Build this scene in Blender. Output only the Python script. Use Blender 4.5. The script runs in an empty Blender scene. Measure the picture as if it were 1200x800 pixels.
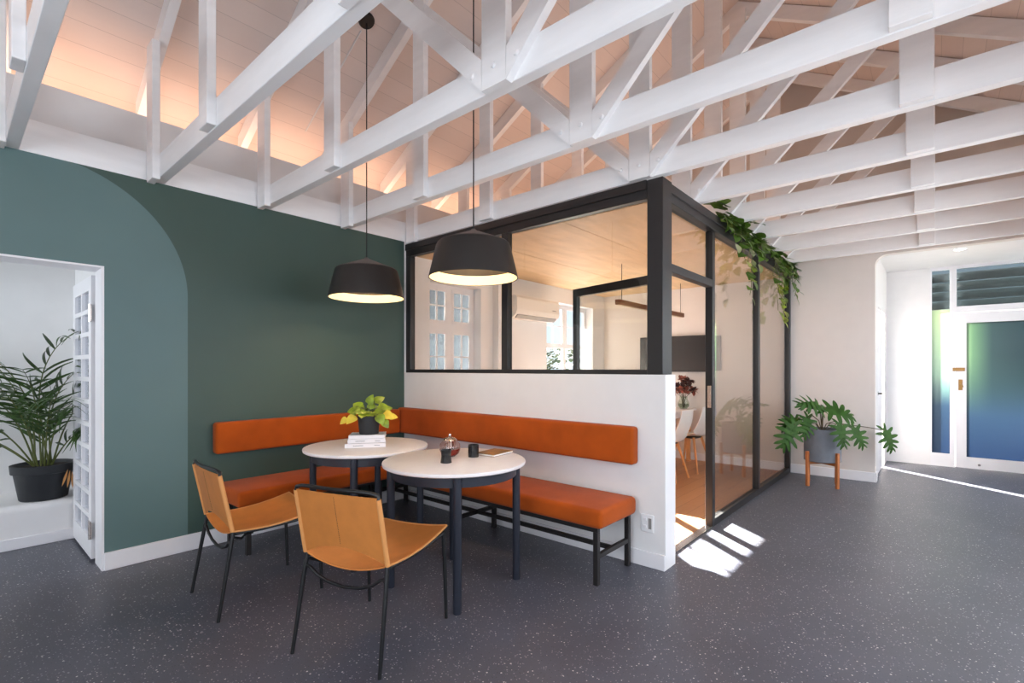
import bpy, bmesh, math, random
from mathutils import Vector, Matrix
random.seed(7)
SC = bpy.context.scene
COL = SC.collection
PI = math.pi

# ------------------------------------------------------------------ colour / material helpers
def lin(r, g, b):
    f = lambda c: (c / 255 / 12.92) if c / 255 <= 0.04045 else ((c / 255 + 0.055) / 1.055) ** 2.4
    return (f(r), f(g), f(b), 1.0)

def new_mat(name):
    m = bpy.data.materials.new(name); m.use_nodes = True
    nt = m.node_tree; nt.nodes.clear()
    out = nt.nodes.new('ShaderNodeOutputMaterial')
    return m, nt, out

def nd(nt, t, **kw):
    n = nt.nodes.new(t)
    for k, v in kw.items():
        setattr(n, k, v)
    return n

def ln(nt, a, b): nt.links.new(a, b)

def mat(name, col, rough=0.5, metal=0.0, var=0.06, scale=8.0, bump=0.0, bscale=60.0, spec=0.5, sheen=0.0, stretch=None, coat=0.0):
    m, nt, out = new_mat(name)
    p = nd(nt, 'ShaderNodeBsdfPrincipled')
    p.inputs['Roughness'].default_value = rough
    p.inputs['Metallic'].default_value = metal
    p.inputs['Specular IOR Level'].default_value = spec
    p.inputs['Sheen Weight'].default_value = sheen
    p.inputs['Coat Weight'].default_value = coat
    ln(nt, p.outputs[0], out.inputs[0])
    tc = nd(nt, 'ShaderNodeTexCoord')
    mp = nd(nt, 'ShaderNodeMapping')
    if stretch: mp.inputs['Scale'].default_value = stretch
    ln(nt, tc.outputs['Object'], mp.inputs[0])
    no = nd(nt, 'ShaderNodeTexNoise'); no.inputs['Scale'].default_value = scale; no.inputs['Detail'].default_value = 4
    ln(nt, mp.outputs[0], no.inputs['Vector'])
    rp = nd(nt, 'ShaderNodeValToRGB')
    c = col
    rp.color_ramp.elements[0].position = 0.3; rp.color_ramp.elements[1].position = 0.7
    rp.color_ramp.elements[0].color = tuple(x * (1 - var) for x in c[:3]) + (1,)
    rp.color_ramp.elements[1].color = tuple(min(1, x * (1 + var)) for x in c[:3]) + (1,)
    ln(nt, no.outputs['Fac'], rp.inputs[0]); ln(nt, rp.outputs[0], p.inputs['Base Color'])
    if bump > 0:
        n2 = nd(nt, 'ShaderNodeTexNoise'); n2.inputs['Scale'].default_value = bscale; n2.inputs['Detail'].default_value = 3
        ln(nt, mp.outputs[0], n2.inputs['Vector'])
        b = nd(nt, 'ShaderNodeBump'); b.inputs['Strength'].default_value = bump; b.inputs['Distance'].default_value = 0.005
        ln(nt, n2.outputs['Fac'], b.inputs['Height']); ln(nt, b.outputs[0], p.inputs['Normal'])
    return m

def mat_emit(name, col, s):
    m, nt, out = new_mat(name)
    e = nd(nt, 'ShaderNodeEmission'); e.inputs[0].default_value = col; e.inputs[1].default_value = s
    ln(nt, e.outputs[0], out.inputs[0]); return m

def mat_glass(name, tint=(1, 1, 1, 1), ior=1.5, rough=0.0):
    """thin window pane: clear transmission plus fresnel reflection"""
    m, nt, out = new_mat(name)
    t = nd(nt, 'ShaderNodeBsdfTransparent'); t.inputs[0].default_value = tint
    g = nd(nt, 'ShaderNodeBsdfGlossy'); g.inputs['Roughness'].default_value = rough
    lw = nd(nt, 'ShaderNodeLayerWeight'); lw.inputs[0].default_value = 0.5
    r0 = ((ior - 1) / (ior + 1)) ** 2
    pw = nd(nt, 'ShaderNodeMath', operation='POWER'); ln(nt, lw.outputs['Facing'], pw.inputs[0]); pw.inputs[1].default_value = 5.0
    ma = nd(nt, 'ShaderNodeMath', operation='MULTIPLY_ADD'); ln(nt, pw.outputs[0], ma.inputs[0]); ma.inputs[1].default_value = 1 - r0; ma.inputs[2].default_value = r0
    mx = nd(nt, 'ShaderNodeMixShader')
    ln(nt, ma.outputs[0], mx.inputs[0]); ln(nt, t.outputs[0], mx.inputs[1]); ln(nt, g.outputs[0], mx.inputs[2])
    ln(nt, mx.outputs[0], out.inputs[0]); return m

WHITE = mat('white_paint', lin(232, 230, 230), 0.6, var=0.015, bump=0.08, bscale=40)
WHITE_TIMBER = mat('white_timber', lin(243, 242, 243), 0.5, var=0.03, scale=3, bump=0.12, bscale=18, stretch=(1, 1, 6))
TRIM_WHITE = mat('trim_white', lin(235, 233, 236), 0.35, var=0.01)
BLACK_FRAME = mat('black_steel', lin(34, 31, 31), 0.42, var=0.08)
BLACK_TUBE = mat('black_tube', lin(18, 18, 20), 0.4, var=0.05)
TABLE_LEG = mat('blue_black_paint', lin(38, 41, 52), 0.45, var=0.05)
TABLE_TOP = mat('pale_laminate', lin(238, 230, 228), 0.35, var=0.02, scale=20)
VELVET = mat('rust_velvet', lin(170, 75, 14), 0.85, var=0.14, scale=5, bump=0.25, bscale=300, sheen=0.08, spec=0.2)
LEATHER = mat('tan_leather', lin(196, 122, 56), 0.55, var=0.07, scale=14, bump=0.15, bscale=160)
LEATHER_EDGE = mat('tan_leather_edge', lin(212, 146, 84), 0.6, var=0.05)
LAMP_BLACK = mat('lamp_black', lin(36, 32, 30), 0.5, var=0.06)
LAMP_CAP = mat('lamp_cap_grey', lin(104, 96, 94), 0.6, var=0.05)
LAMP_IN = mat('lamp_cream', lin(250, 232, 190), 0.6, var=0.01)
CORD = mat('black_cord', lin(14, 13, 13), 0.6, var=0.02)
POT_BLACK = mat('pot_black', lin(34, 36, 40), 0.55, var=0.1, scale=20)
POT_GREY = mat('pot_grey', lin(112, 116, 124), 0.75, var=0.08, scale=12, bump=0.1)
SOIL = mat('soil', lin(44, 32, 24), 0.95, var=0.4, scale=60, bump=0.6, bscale=90)
OAK = mat('planter_wood', lin(178, 104, 54), 0.5, var=0.18, scale=6, stretch=(8, 8, 1))
BEECH = mat('chair_leg_wood', lin(206, 146, 92), 0.5, var=0.12, scale=6, stretch=(8, 8, 1))
SHELL = mat('white_shell', lin(232, 226, 222), 0.35, var=0.01)
DARKWOOD = mat('lamp_walnut', lin(120, 72, 42), 0.5, var=0.2, scale=5, stretch=(1, 10, 10))
SCREEN = mat('screen_black', lin(30, 22, 20), 0.25, var=0.05)
GREY_PANEL = mat('grey_panel', lin(140, 138, 136), 0.5)
AC_WHITE = mat('ac_white', lin(236, 232, 226), 0.4, var=0.01)
GAP_DARK = mat('dark_gap', lin(30, 28, 26), 0.8)
CERAMIC = mat('black_ceramic', lin(13, 13, 15), 0.22, var=0.15, scale=30)
CHROME = mat('polished_steel', lin(210, 200, 196), 0.16, metal=1.0, var=0.03)
BRASS = mat('brass', lin(150, 112, 62), 0.35, metal=0.5, var=0.05)
TEA = mat('red_tea', lin(120, 30, 22), 0.15, var=0.08)
BOOK_WHITE = mat('book_cover_white', lin(232, 226, 226), 0.4, var=0.02)
BOOK_RED = mat('book_cover_red', lin(150, 70, 58), 0.45, var=0.05)
PAPER = mat('paper_edges', lin(240, 234, 226), 0.8, var=0.06, scale=4, stretch=(1, 1, 120))
NOTE_BROWN = mat('notebook_brown', lin(132, 86, 24), 0.6, var=0.2, scale=9)
LEAF_DARK = mat('leaf_dark', lin(46, 80, 22), 0.55, var=0.3, scale=18, spec=0.2)
LEAF_VINE = mat('leaf_vine', lin(84, 116, 40), 0.42, var=0.55, scale=5)
LEAF_LIME = mat('leaf_lime', lin(122, 144, 30), 0.42, var=0.5, scale=22)
LEAF_YELLOW = mat('leaf_yellow', lin(226, 200, 70), 0.45, var=0.15, scale=22)
LEAF_PALM = mat('leaf_palm', lin(58, 84, 38), 0.4, var=0.35, scale=12)
LEAF_DRY = mat('leaf_dry', lin(196, 140, 84), 0.7, var=0.2)
STEM = mat('stem_green', lin(92, 100, 48), 0.5, var=0.2)
STEM_BROWN = mat('stem_brown', lin(84, 70, 46), 0.6, var=0.2)
FLOWER = mat('dried_flower', lin(150, 84, 70), 0.8, var=0.4, scale=30)
FLOWER_DARK = mat('dried_flower_dark', lin(70, 40, 38), 0.8, var=0.4, scale=30)
SOCKET = mat('socket_white', lin(238, 238, 240), 0.3, var=0.01)
LOUVRE = mat('louvre_grey', lin(118, 126, 128), 0.5, var=0.03)
PORCH = mat('porch_render', lin(84, 92, 98), 0.9, var=0.05)
HEDGE = mat('hedge_leaf', lin(48, 66, 34), 0.7, var=0.4, scale=12)
PAVING = mat('outdoor_paving', lin(150, 142, 132), 0.9, var=0.1, scale=2)
DOWNLIGHT = mat_emit('downlight_lens', (1.0, 0.98, 0.94, 1), 12)
LED = mat_emit('cove_led', (1.0, 0.62, 0.42, 1), 13)
BULB = mat_emit('warm_bulb', (1.0, 0.72, 0.42, 1), 130)
BAR_LED = mat('unlit_diffuser', lin(196, 176, 150), 0.6)
GLASS = mat_glass('clear_pane', (0.93, 0.93, 0.91, 1))
WIN_GLASS = mat_glass('window_pane', (0.95, 0.97, 1.0, 1))
POT_GLASS = mat_glass('teapot_glass', (0.95, 0.86, 0.82, 1), 1.6)

def mat_green_wall():
    m, nt, out = new_mat('green_arch_paint')
    p = nd(nt, 'ShaderNodeBsdfPrincipled'); p.inputs['Roughness'].default_value = 0.5
    ln(nt, p.outputs[0], out.inputs[0])
    tc = nd(nt, 'ShaderNodeTexCoord'); sp = nd(nt, 'ShaderNodeSeparateXYZ')
    ln(nt, tc.outputs['Object'], sp.inputs[0])
    def M(op, a, b):
        n = nd(nt, 'ShaderNodeMath', operation=op)
        for i, v in enumerate((a, b)):
            if v is None: continue
            if isinstance(v, (int, float)): n.inputs[i].default_value = v
            else: ln(nt, v, n.inputs[i])
        return n.outputs[0]
    dx = M('SUBTRACT', sp.outputs[0], 0.34)
    dz = M('MAXIMUM', M('SUBTRACT', sp.outputs[2], 1.805), 0.0)
    r = M('SQRT', M('ADD', M('MULTIPLY', dx, dx), M('MULTIPLY', dz, dz)), None)
    ins = M('LESS_THAN', r, 0.8)
    no = nd(nt, 'ShaderNodeTexNoise'); no.inputs['Scale'].default_value = 3.0; no.inputs['Detail'].default_value = 5
    ln(nt, tc.outputs['Object'], no.inputs['Vector'])
    def two(c):
        rp = nd(nt, 'ShaderNodeValToRGB')
        rp.color_ramp.elements[0].color = tuple(x * 0.93 for x in c[:3]) + (1,)
        rp.color_ramp.elements[1].color = tuple(x * 1.07 for x in c[:3]) + (1,)
        ln(nt, no.outputs['Fac'], rp.inputs[0]); return rp.outputs[0]
    mx = nd(nt, 'ShaderNodeMix', data_type='RGBA')
    ln(nt, ins, mx.inputs[0]); ln(nt, two(lin(60, 82, 75)), mx.inputs[6]); ln(nt, two(lin(91, 117, 117)), mx.inputs[7])
    ln(nt, mx.outputs[2], p.inputs['Base Color'])
    return m
GREEN = mat_green_wall()

def mat_floor():
    m, nt, out = new_mat('speckled_vinyl')
    p = nd(nt, 'ShaderNodeBsdfPrincipled'); p.inputs['Roughness'].default_value = 0.42
    p.inputs['Specular IOR Level'].default_value = 0.5
    ln(nt, p.outputs[0], out.inputs[0])
    tc = nd(nt, 'ShaderNodeTexCoord')
    no = nd(nt, 'ShaderNodeTexNoise'); no.inputs['Scale'].default_value = 2.0; no.inputs['Detail'].default_value = 6
    ln(nt, tc.outputs['Object'], no.inputs['Vector'])
    rp = nd(nt, 'ShaderNodeValToRGB')
    rp.color_ramp.elements[0].position = 0.3; rp.color_ramp.elements[1].position = 0.75
    rp.color_ramp.elements[0].color = lin(76, 77, 86); rp.color_ramp.elements[1].color = lin(87, 88, 98)
    ln(nt, no.outputs['Fac'], rp.inputs[0])
    prev = rp.outputs[0]
    for sc, lo, hi, colr in ((78.0, 0.27, 0.33, lin(146, 143, 150)), (52.0, 0.20, 0.24, lin(214, 208, 204)), (100.0, 0.24, 0.30, lin(56, 56, 62))):
        v = nd(nt, 'ShaderNodeTexVoronoi'); v.inputs['Scale'].default_value = sc
        ln(nt, tc.outputs['Object'], v.inputs['Vector'])
        # random size per cell: subtract a per-cell random amount
        se = nd(nt, 'ShaderNodeSeparateColor'); ln(nt, v.outputs['Color'], se.inputs[0])
        ma = nd(nt, 'ShaderNodeMath', operation='MULTIPLY_ADD')
        ln(nt, se.outputs[0], ma.inputs[0]); ma.inputs[1].default_value = 0.35; ln(nt, v.outputs['Distance'], ma.inputs[2])
        r2 = nd(nt, 'ShaderNodeValToRGB')
        r2.color_ramp.elements[0].position = lo; r2.color_ramp.elements[0].color = (1, 1, 1, 1)
        r2.color_ramp.elements[1].position = hi; r2.color_ramp.elements[1].color = (0, 0, 0, 1)
        ln(nt, ma.outputs[0], r2.inputs[0])
        mx = nd(nt, 'ShaderNodeMix', data_type='RGBA')
        ln(nt, r2.outputs[0], mx.inputs[0]); ln(nt, prev, mx.inputs[6]); mx.inputs[7].default_value = colr
        prev = mx.outputs[2]
    ln(nt, prev, p.inputs['Base Color'])
    b = nd(nt, 'ShaderNodeBump'); b.inputs['Strength'].default_value = 0.06; b.inputs['Distance'].default_value = 0.004
    n2 = nd(nt, 'ShaderNodeTexNoise'); n2.inputs['Scale'].default_value = 160; ln(nt, tc.outputs['Object'], n2.inputs['Vector'])
    ln(nt, n2.outputs['Fac'], b.inputs['Height']); ln(nt, b.outputs[0], p.inputs['Normal'])
    return m

def mat_planks(name, c1, c2, rough, width, axis, groove=0.0025, length=None, dark=(0.3)):
    """boards: axis 'X' = boards run along X (joints repeat along Y) in object coordinates"""
    m, nt, out = new_mat(name)
    p = nd(nt, 'ShaderNodeBsdfPrincipled'); p.inputs['Roughness'].default_value = rough
    ln(nt, p.outputs[0], out.inputs[0])
    tc = nd(nt, 'ShaderNodeTexCoord'); sp = nd(nt, 'ShaderNodeSeparateXYZ'); ln(nt, tc.outputs['Object'], sp.inputs[0])
    a, l = (sp.outputs[1], sp.outputs[0]) if axis == 'X' else (sp.outputs[0], sp.outputs[1])
    def M(op, x, y=None):
        n = nd(nt, 'ShaderNodeMath', operation=op)
        for i, v in enumerate((x, y)):
            if v is None: continue
            if isinstance(v, (int, float)): n.inputs[i].default_value = v
            else: ln(nt, v, n.inputs[i])
        return n.outputs[0]
    q = M('DIVIDE', a, width); cell = M('FLOOR', q); fr = M('FRACT', q)
    gap = M('LESS_THAN', fr, groove / width)
    wn = nd(nt, 'ShaderNodeTexWhiteNoise', noise_dimensions='1D'); 
    idx = cell
    if length:
        off = M('MULTIPLY', M('FRACT', M('MULTIPLY', cell, 0.37)), length)
        q2 = M('DIVIDE', M('ADD', l, off), length)
        gap = M('MAXIMUM', gap, M('LESS_THAN', M('FRACT', q2), groove / length))
        idx = M('ADD', M('MULTIPLY', cell, 13.7), M('FLOOR', q2))
    ln(nt, idx, wn.inputs['W'])
    no = nd(nt, 'ShaderNodeTexNoise'); no.inputs['Scale'].default_value = 4; no.inputs['Detail'].default_value = 6
    mp = nd(nt, 'ShaderNodeMapping'); mp.inputs['Scale'].default_value = (1, 9, 9) if axis == 'X' else (9, 1, 9)
    ln(nt, tc.outputs['Object'], mp.inputs[0]); ln(nt, mp.outputs[0], no.inputs['Vector'])
    f = M('ADD', M('MULTIPLY', wn.outputs[0], 0.6), M('MULTIPLY', no.outputs['Fac'], 0.4))
    mx = nd(nt, 'ShaderNodeMix', data_type='RGBA'); ln(nt, f, mx.inputs[0]); mx.inputs[6].default_value = c1; mx.inputs[7].default_value = c2
    m2 = nd(nt, 'ShaderNodeMix', data_type='RGBA'); ln(nt, gap, m2.inputs[0]); ln(nt, mx.outputs[2], m2.inputs[6])
    m2.inputs[7].default_value = tuple(x * dark for x in c1[:3]) + (1,)
    ln(nt, m2.outputs[2], p.inputs['Base Color'])
    return m
FLOOR = mat_floor()
OAK_FLOOR = mat_planks('oak_boards', lin(160, 108, 70), lin(190, 138, 96), 0.4, 0.14, 'X', 0.003, 1.3, 0.5)
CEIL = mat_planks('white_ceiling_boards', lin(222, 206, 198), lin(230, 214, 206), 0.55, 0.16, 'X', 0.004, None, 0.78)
PLY = mat('plywood', lin(214, 180, 138), 0.55, var=0.12, scale=2.5, stretch=(1.0, 4, 1))

def mat_film(green_left):
    """film on glass, blurred outdoor view put into its colour: green fading to blue, lets light through softly"""
    m, nt, out = new_mat('gradient_film')
    tc = nd(nt, 'ShaderNodeTexCoord'); sp = nd(nt, 'ShaderNodeSeparateXYZ'); ln(nt, tc.outputs['Generated'], sp.inputs[0])
    rp = nd(nt, 'ShaderNodeValToRGB')
    e = rp.color_ramp.elements
    e[0].position = 0.0; e[0].color = lin(66, 84, 108)
    e[1].position = 1.0; e[1].color = lin(196, 212, 184) if green_left else lin(84, 104, 98)
    k = e.new(0.33); k.color = lin(78, 98, 116)
    k = e.new(0.55); k.color = lin(150, 172, 160) if green_left else lin(78, 98, 104)
    ln(nt, sp.outputs[2], rp.inputs[0])
    col = rp.outputs[0]
    if not green_left:
        r2 = nd(nt, 'ShaderNodeValToRGB'); q = r2.color_ramp.elements
        q[0].position = 0.0; q[0].color = lin(58, 74, 80); q[1].position = 1.0; q[1].color = lin(134, 154, 130)
        k = q.new(0.62); k.color = lin(68, 86, 88); k = q.new(0.9); k.color = lin(106, 128, 110)
        ln(nt, sp.outputs[1], r2.inputs[0])
        r3 = nd(nt, 'ShaderNodeValToRGB'); q = r3.color_ramp.elements
        q[0].position = 0.3; q[0].color = (0, 0, 0, 1); q[1].position = 0.75; q[1].color = (1, 1, 1, 1)
        ln(nt, sp.outputs[2], r3.inputs[0])
        mx = nd(nt, 'ShaderNodeMix', data_type='RGBA'); ln(nt, r3.outputs[0], mx.inputs[0]); ln(nt, rp.outputs[0], mx.inputs[6]); ln(nt, r2.outputs[0], mx.inputs[7])
        col = mx.outputs[2]
    t = nd(nt, 'ShaderNodeBsdfTranslucent'); d = nd(nt, 'ShaderNodeBsdfPrincipled'); d.inputs['Roughness'].default_value = 0.25
    ln(nt, col, t.inputs[0]); ln(nt, col, d.inputs['Base Color'])
    mx = nd(nt, 'ShaderNodeMixShader'); mx.inputs[0].default_value = 0.55
    ln(nt, d.outputs[0], mx.inputs[1]); ln(nt, t.outputs[0], mx.inputs[2]); ln(nt, mx.outputs[0], out.inputs[0])
    return m
FILM_SIDE = mat_film(True); FILM_DOOR = mat_film(False)

# ------------------------------------------------------------------ mesh helpers
def B(): return bmesh.new()

def box(bm, x0, x1, y0, y1, z0, z1, bev=0.0, seg=1, mtx=None):
    vs = [bm.verts.new((x, y, z)) for x in (x0, x1) for y in (y0, y1) for z in (z0, z1)]
    q = [(0, 1, 3, 2), (4, 6, 7, 5), (0, 4, 5, 1), (2, 3, 7, 6), (0, 2, 6, 4), (1, 5, 7, 3)]
    fs = [bm.faces.new([vs[i] for i in f]) for f in q]
    res = vs
    if bev > 0:
        es = list({e for f in fs for e in f.edges})
        r = bmesh.ops.bevel(bm, geom=es, offset=bev, segments=seg, affect='EDGES', profile=0.5)
        res = list({v for f in r['faces'] for v in f.verts} | {v for v in vs if v.is_valid})
    if mtx is not None: bmesh.ops.transform(bm, matrix=mtx, verts=[v for v in res if v.is_valid])
    return bm

def obox(bm, p0, p1, w, h, up=(0, 0, 1), bev=0.0):
    """box beam from p0 to p1, w across, h along 'up'"""
    p0, p1, up = Vector(p0), Vector(p1), Vector(up)
    z = (p1 - p0); L = z.length; z.normalize()
    x = up.cross(z); x.normalize(); y = z.cross(x)
    M = Matrix((x, y, z)).transposed().to_4x4(); M.translation = p0
    return box(bm, -w / 2, w / 2, -h / 2, h / 2, 0, L, bev, 1, M)

def tube(bm, pts, r, n=8, closed=False, caps=True):
    pts = [Vector(p) for p in pts]
    rs = r if isinstance(r, (list, tuple)) else [r] * len(pts)
    N = len(pts); rings = []
    ref = None
    for i in range(N):
        a = pts[(i - 1) % N] if (closed or i > 0) else pts[i]
        b = pts[(i + 1) % N] if (closed or i < N - 1) else pts[i]
        t = (b - a)
        t = t.normalized() if t.length > 1e-9 else Vector((0, 0, 1))
        if ref is None:
            ref = Vector((0, 0, 1)) if abs(t.z) < 0.9 else Vector((1, 0, 0))
        u = ref - t * ref.dot(t)
        if u.length < 1e-6: u = t.orthogonal()
        u.normalize(); w = t.cross(u); ref = u
        rings.append([bm.verts.new(pts[i] + (u * math.cos(2 * PI * k / n) + w * math.sin(2 * PI * k / n)) * rs[i]) for k in range(n)])
    for i in range(N if closed else N - 1):
        A, C = rings[i], rings[(i + 1) % N]
        for k in range(n):
            bm.faces.new((A[k], A[(k + 1) % n], C[(k + 1) % n], C[k]))
    if caps and not closed:
        bm.faces.new(list(reversed(rings[0]))); bm.faces.new(rings[-1])
    return bm

def lathe(bm, prof, n=32, c=(0, 0, 0), mtx=None):
    """prof = list of (r,z); closed to the axis where r == 0"""
    rings = []; vs = []
    for r, z in prof:
        if r < 1e-6: ring = [bm.verts.new((c[0], c[1], c[2] + z))]
        else: ring = [bm.verts.new((c[0] + r * math.cos(2 * PI * k / n), c[1] + r * math.sin(2 * PI * k / n), c[2] + z)) for k in range(n)]
        rings.append(ring); vs += ring
    for A, C in zip(rings[:-1], rings[1:]):
        for k in range(n):
            k2 = (k + 1) % n
            if len(A) == 1 and len(C) == 1: continue
            if len(A) == 1: bm.faces.new((A[0], C[k2], C[k]))
            elif len(C) == 1: bm.faces.new((A[k], A[k2], C[0]))
            else: bm.faces.new((A[k], A[k2], C[k2], C[k]))
    if mtx is not None: bmesh.ops.transform(bm, matrix=mtx, verts=vs)
    return bm

def prism(bm, poly, axis, a0, a1):
    """extrude polygon (2D list) along axis 'X'/'Y'/'Z' from a0 to a1"""
    def P(p, a):
        return {'X': (a, p[0], p[1]), 'Y': (p[0], a, p[1]), 'Z': (p[0], p[1], a)}[axis]
    A = [bm.verts.new(P(p, a0)) for p in poly]; C = [bm.verts.new(P(p, a1)) for p in poly]
    bm.faces.new(A); bm.faces.new(list(reversed(C)))
    n = len(poly)
    for i in range(n):
        bm.faces.new((A[i], C[i], C[(i + 1) % n], A[(i + 1) % n]))
    return bm

def shell(bm, fn, nu, nv, th):
    """thin closed shell around the surface fn(u,v) -> Vector"""
    P = [[Vector(fn(i / nu, j / nv)) for j in range(nv + 1)] for i in range(nu + 1)]
    def nrm(i, j):
        a = P[min(i + 1, nu)][j] - P[max(i - 1, 0)][j]; b = P[i][min(j + 1, nv)] - P[i][max(j - 1, 0)]
        n = a.cross(b); return n.normalized() if n.length > 1e-9 else Vector((0, 0, 1))
    T = [[bm.verts.new(P[i][j] + nrm(i, j) * th / 2) for j in range(nv + 1)] for i in range(nu + 1)]
    U = [[bm.verts.new(P[i][j] - nrm(i, j) * th / 2) for j in range(nv + 1)] for i in range(nu + 1)]
    for i in range(nu):
        for j in range(nv):
            bm.faces.new((T[i][j], T[i + 1][j], T[i + 1][j + 1], T[i][j + 1]))
            bm.faces.new((U[i][j], U[i][j + 1], U[i + 1][j + 1], U[i + 1][j]))
    for i in range(nu):
        for j, s in ((0, 1), (nv, -1)):
            q = (T[i][j], U[i][j], U[i + 1][j], T[i + 1][j]); bm.faces.new(q if s > 0 else q[::-1])
    for j in range(nv):
        for i, s in ((0, -1), (nu, 1)):
            q = (T[i][j], U[i][j], U[i][j + 1], T[i][j + 1]); bm.faces.new(q if s > 0 else q[::-1])
    return bm

def link(name, bm, m, parent=None, smooth=None, kind=None):
    bmesh.ops.recalc_face_normals(bm, faces=bm.faces[:])
    if smooth:
        lim = math.radians(smooth if smooth is not True else 40)
        for f in bm.faces: f.smooth = True
        for e in bm.edges:
            if len(e.link_faces) == 2 and e.calc_face_angle(0) > lim: e.smooth = False
    me = bpy.data.meshes.new(name); bm.to_mesh(me); bm.free()
    o = bpy.data.objects.new(name, me); COL.objects.link(o)
    if m: me.materials.append(m)
    if parent: o.parent = parent
    if kind: o['kind'] = kind
    return o

def struct(name, bm, m, label=None):
    o = link(name, bm, m, kind='structure')
    o['label'] = label or name.replace('_', ' '); o['category'] = name.split('_')[0].split('.')[0]
    return o

def tag(o, label, cat, group=None):
    o['label'] = label; o['category'] = cat
    if group: o['group'] = group
    return o

def thing(name, label, cat, loc=(0, 0, 0), rz=0.0, group=None):
    o = bpy.data.objects.new(name, None); COL.objects.link(o)
    o.empty_display_size = 0.1
    o.location = loc; o.rotation_euler = (0, 0, rz)
    return tag(o, label, cat, group)

def dup(root, loc, rz=None, label=None):
    r = root.copy(); COL.objects.link(r); r.location = loc
    if rz is not None: r.rotation_euler = (0, 0, rz)
    if label: r['label'] = label
    for ch in list(root.children):
        c = ch.copy(); COL.objects.link(c); c.parent = r
        for g in ch.children:
            d = g.copy(); COL.objects.link(d); d.parent = c
    return r

def wall_grid(bm, axis, a0, a1, u0, u1, z0, z1, holes):
    """wall slab with rectangular holes. axis 'Y': slab y in a0..a1, u = x. axis 'X': slab x in a0..a1, u = y. holes = (u0,u1,z0,z1)"""
    us = sorted({u0, u1, *[h[0] for h in holes], *[h[1] for h in holes]})
    zs = sorted({z0, z1, *[h[2] for h in holes], *[h[3] for h in holes]})
    us = [u for u in us if u0 <= u <= u1]; zs = [z for z in zs if z0 <= z <= z1]
    nu, nz = len(us) - 1, len(zs) - 1
    solid = [[True] * nz for _ in range(nu)]
    for i in range(nu):
        for j in range(nz):
            cu, cz = (us[i] + us[i + 1]) / 2, (zs[j] + zs[j + 1]) / 2
            for h in holes:
                if h[0] < cu < h[1] and h[2] < cz < h[3]: solid[i][j] = False
    cache = {}
    def V(i, j, k):
        key = (i, j, k)
        if key not in cache:
            a = a0 if k == 0 else a1
            cache[key] = bm.verts.new((us[i], a, zs[j]) if axis == 'Y' else (a, us[i], zs[j]))
        return cache[key]
    S = lambda i, j: 0 <= i < nu and 0 <= j < nz and solid[i][j]
    for i in range(nu):
        for j in range(nz):
            if not solid[i][j]: continue
            bm.faces.new((V(i, j, 0), V(i + 1, j, 0), V(i + 1, j + 1, 0), V(i, j + 1, 0)))
            bm.faces.new((V(i, j, 1), V(i, j + 1, 1), V(i + 1, j + 1, 1), V(i + 1, j, 1)))
            if not S(i - 1, j): bm.faces.new((V(i, j, 0), V(i, j + 1, 0), V(i, j + 1, 1), V(i, j, 1)))
            if not S(i + 1, j): bm.faces.new((V(i + 1, j, 0), V(i + 1, j, 1), V(i + 1, j + 1, 1), V(i + 1, j + 1, 0)))
            if not S(i, j - 1): bm.faces.new((V(i, j, 0), V(i, j, 1), V(i + 1, j, 1), V(i + 1, j, 0)))
            if not S(i, j + 1): bm.faces.new((V(i, j + 1, 0), V(i + 1, j + 1, 0), V(i + 1, j + 1, 1), V(i, j + 1, 1)))
    return bm

# ------------------------------------------------------------------ plants
def leaf(bm, base, d, up, L, wf, nseg=8, droop=0.4, fold=0.15, sweep=0.0):
    """blade from base along d; half width wf(t)*L; bends towards -up; sweep pushes wide points forward"""
    d = Vector(d).normalized(); up = Vector(up); up = (up - d * up.dot(d))
    up = up.normalized() if up.length > 1e-6 else d.orthogonal().normalized()
    s = d.cross(up)
    base = Vector(base); rows = []; pos = base.copy()
    for i in range(nseg + 1):
        t = i / nseg
        a = droop * t
        dd = d * math.cos(a) - up * math.sin(a); uu = up * math.cos(a) + d * math.sin(a)
        if i: pos = pos + dd * (L / nseg)
        w = max(wf(t), 0.004) * L
        off = dd * (w * sweep) + uu * (w * fold)
        rows.append((bm.verts.new(pos + s * w + off), bm.verts.new(pos), bm.verts.new(pos - s * w + off)))
    for A, C in zip(rows[:-1], rows[1:]):
        bm.faces.new((A[0], A[1], C[1], C[0])); bm.faces.new((A[1], A[2], C[2], C[1]))
    return bm

heart = lambda t: 0.45 * math.sin(PI * min(1, t ** 0.55)) ** 0.8 if 0 < t < 1 else 0.0
lance = lambda t: 0.055 * math.sin(PI * t ** 0.7) + 0.004
def lobed(t):
    env = math.sin(PI * min(1, max(0.0, t) ** 0.5)) ** 0.7 if 0 < t < 1 else 0
    return 0.46 * env * (0.28 + 0.72 * abs(math.sin(PI * 6.0 * t)) ** 0.7)

# ================================================================== SETTING
YA = 4.055          # inner face of the green wall
XB = 3.03           # bench face of the low partition wall
XF = 6.97           # far white wall
YR = -1.055         # wall on the camera's right
XK = -2.3           # wall behind the camera
SL = 0.557          # roof slope
ZC = lambda y: 5.84 - SL * y if y >= 1.5 else 5.84 - SL * (3.0 - y)   # underside of the ceiling boards

# floor
bm = B(); box(bm, XK, 8.9, YR - 0.1, 5.8, -0.08, 0.0); struct('floor', bm, FLOOR)
bm = B(); box(bm, 3.2, XF, 1.44, YA, 0.0, 0.008); struct('floor.001', bm, OAK_FLOOR)

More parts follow.
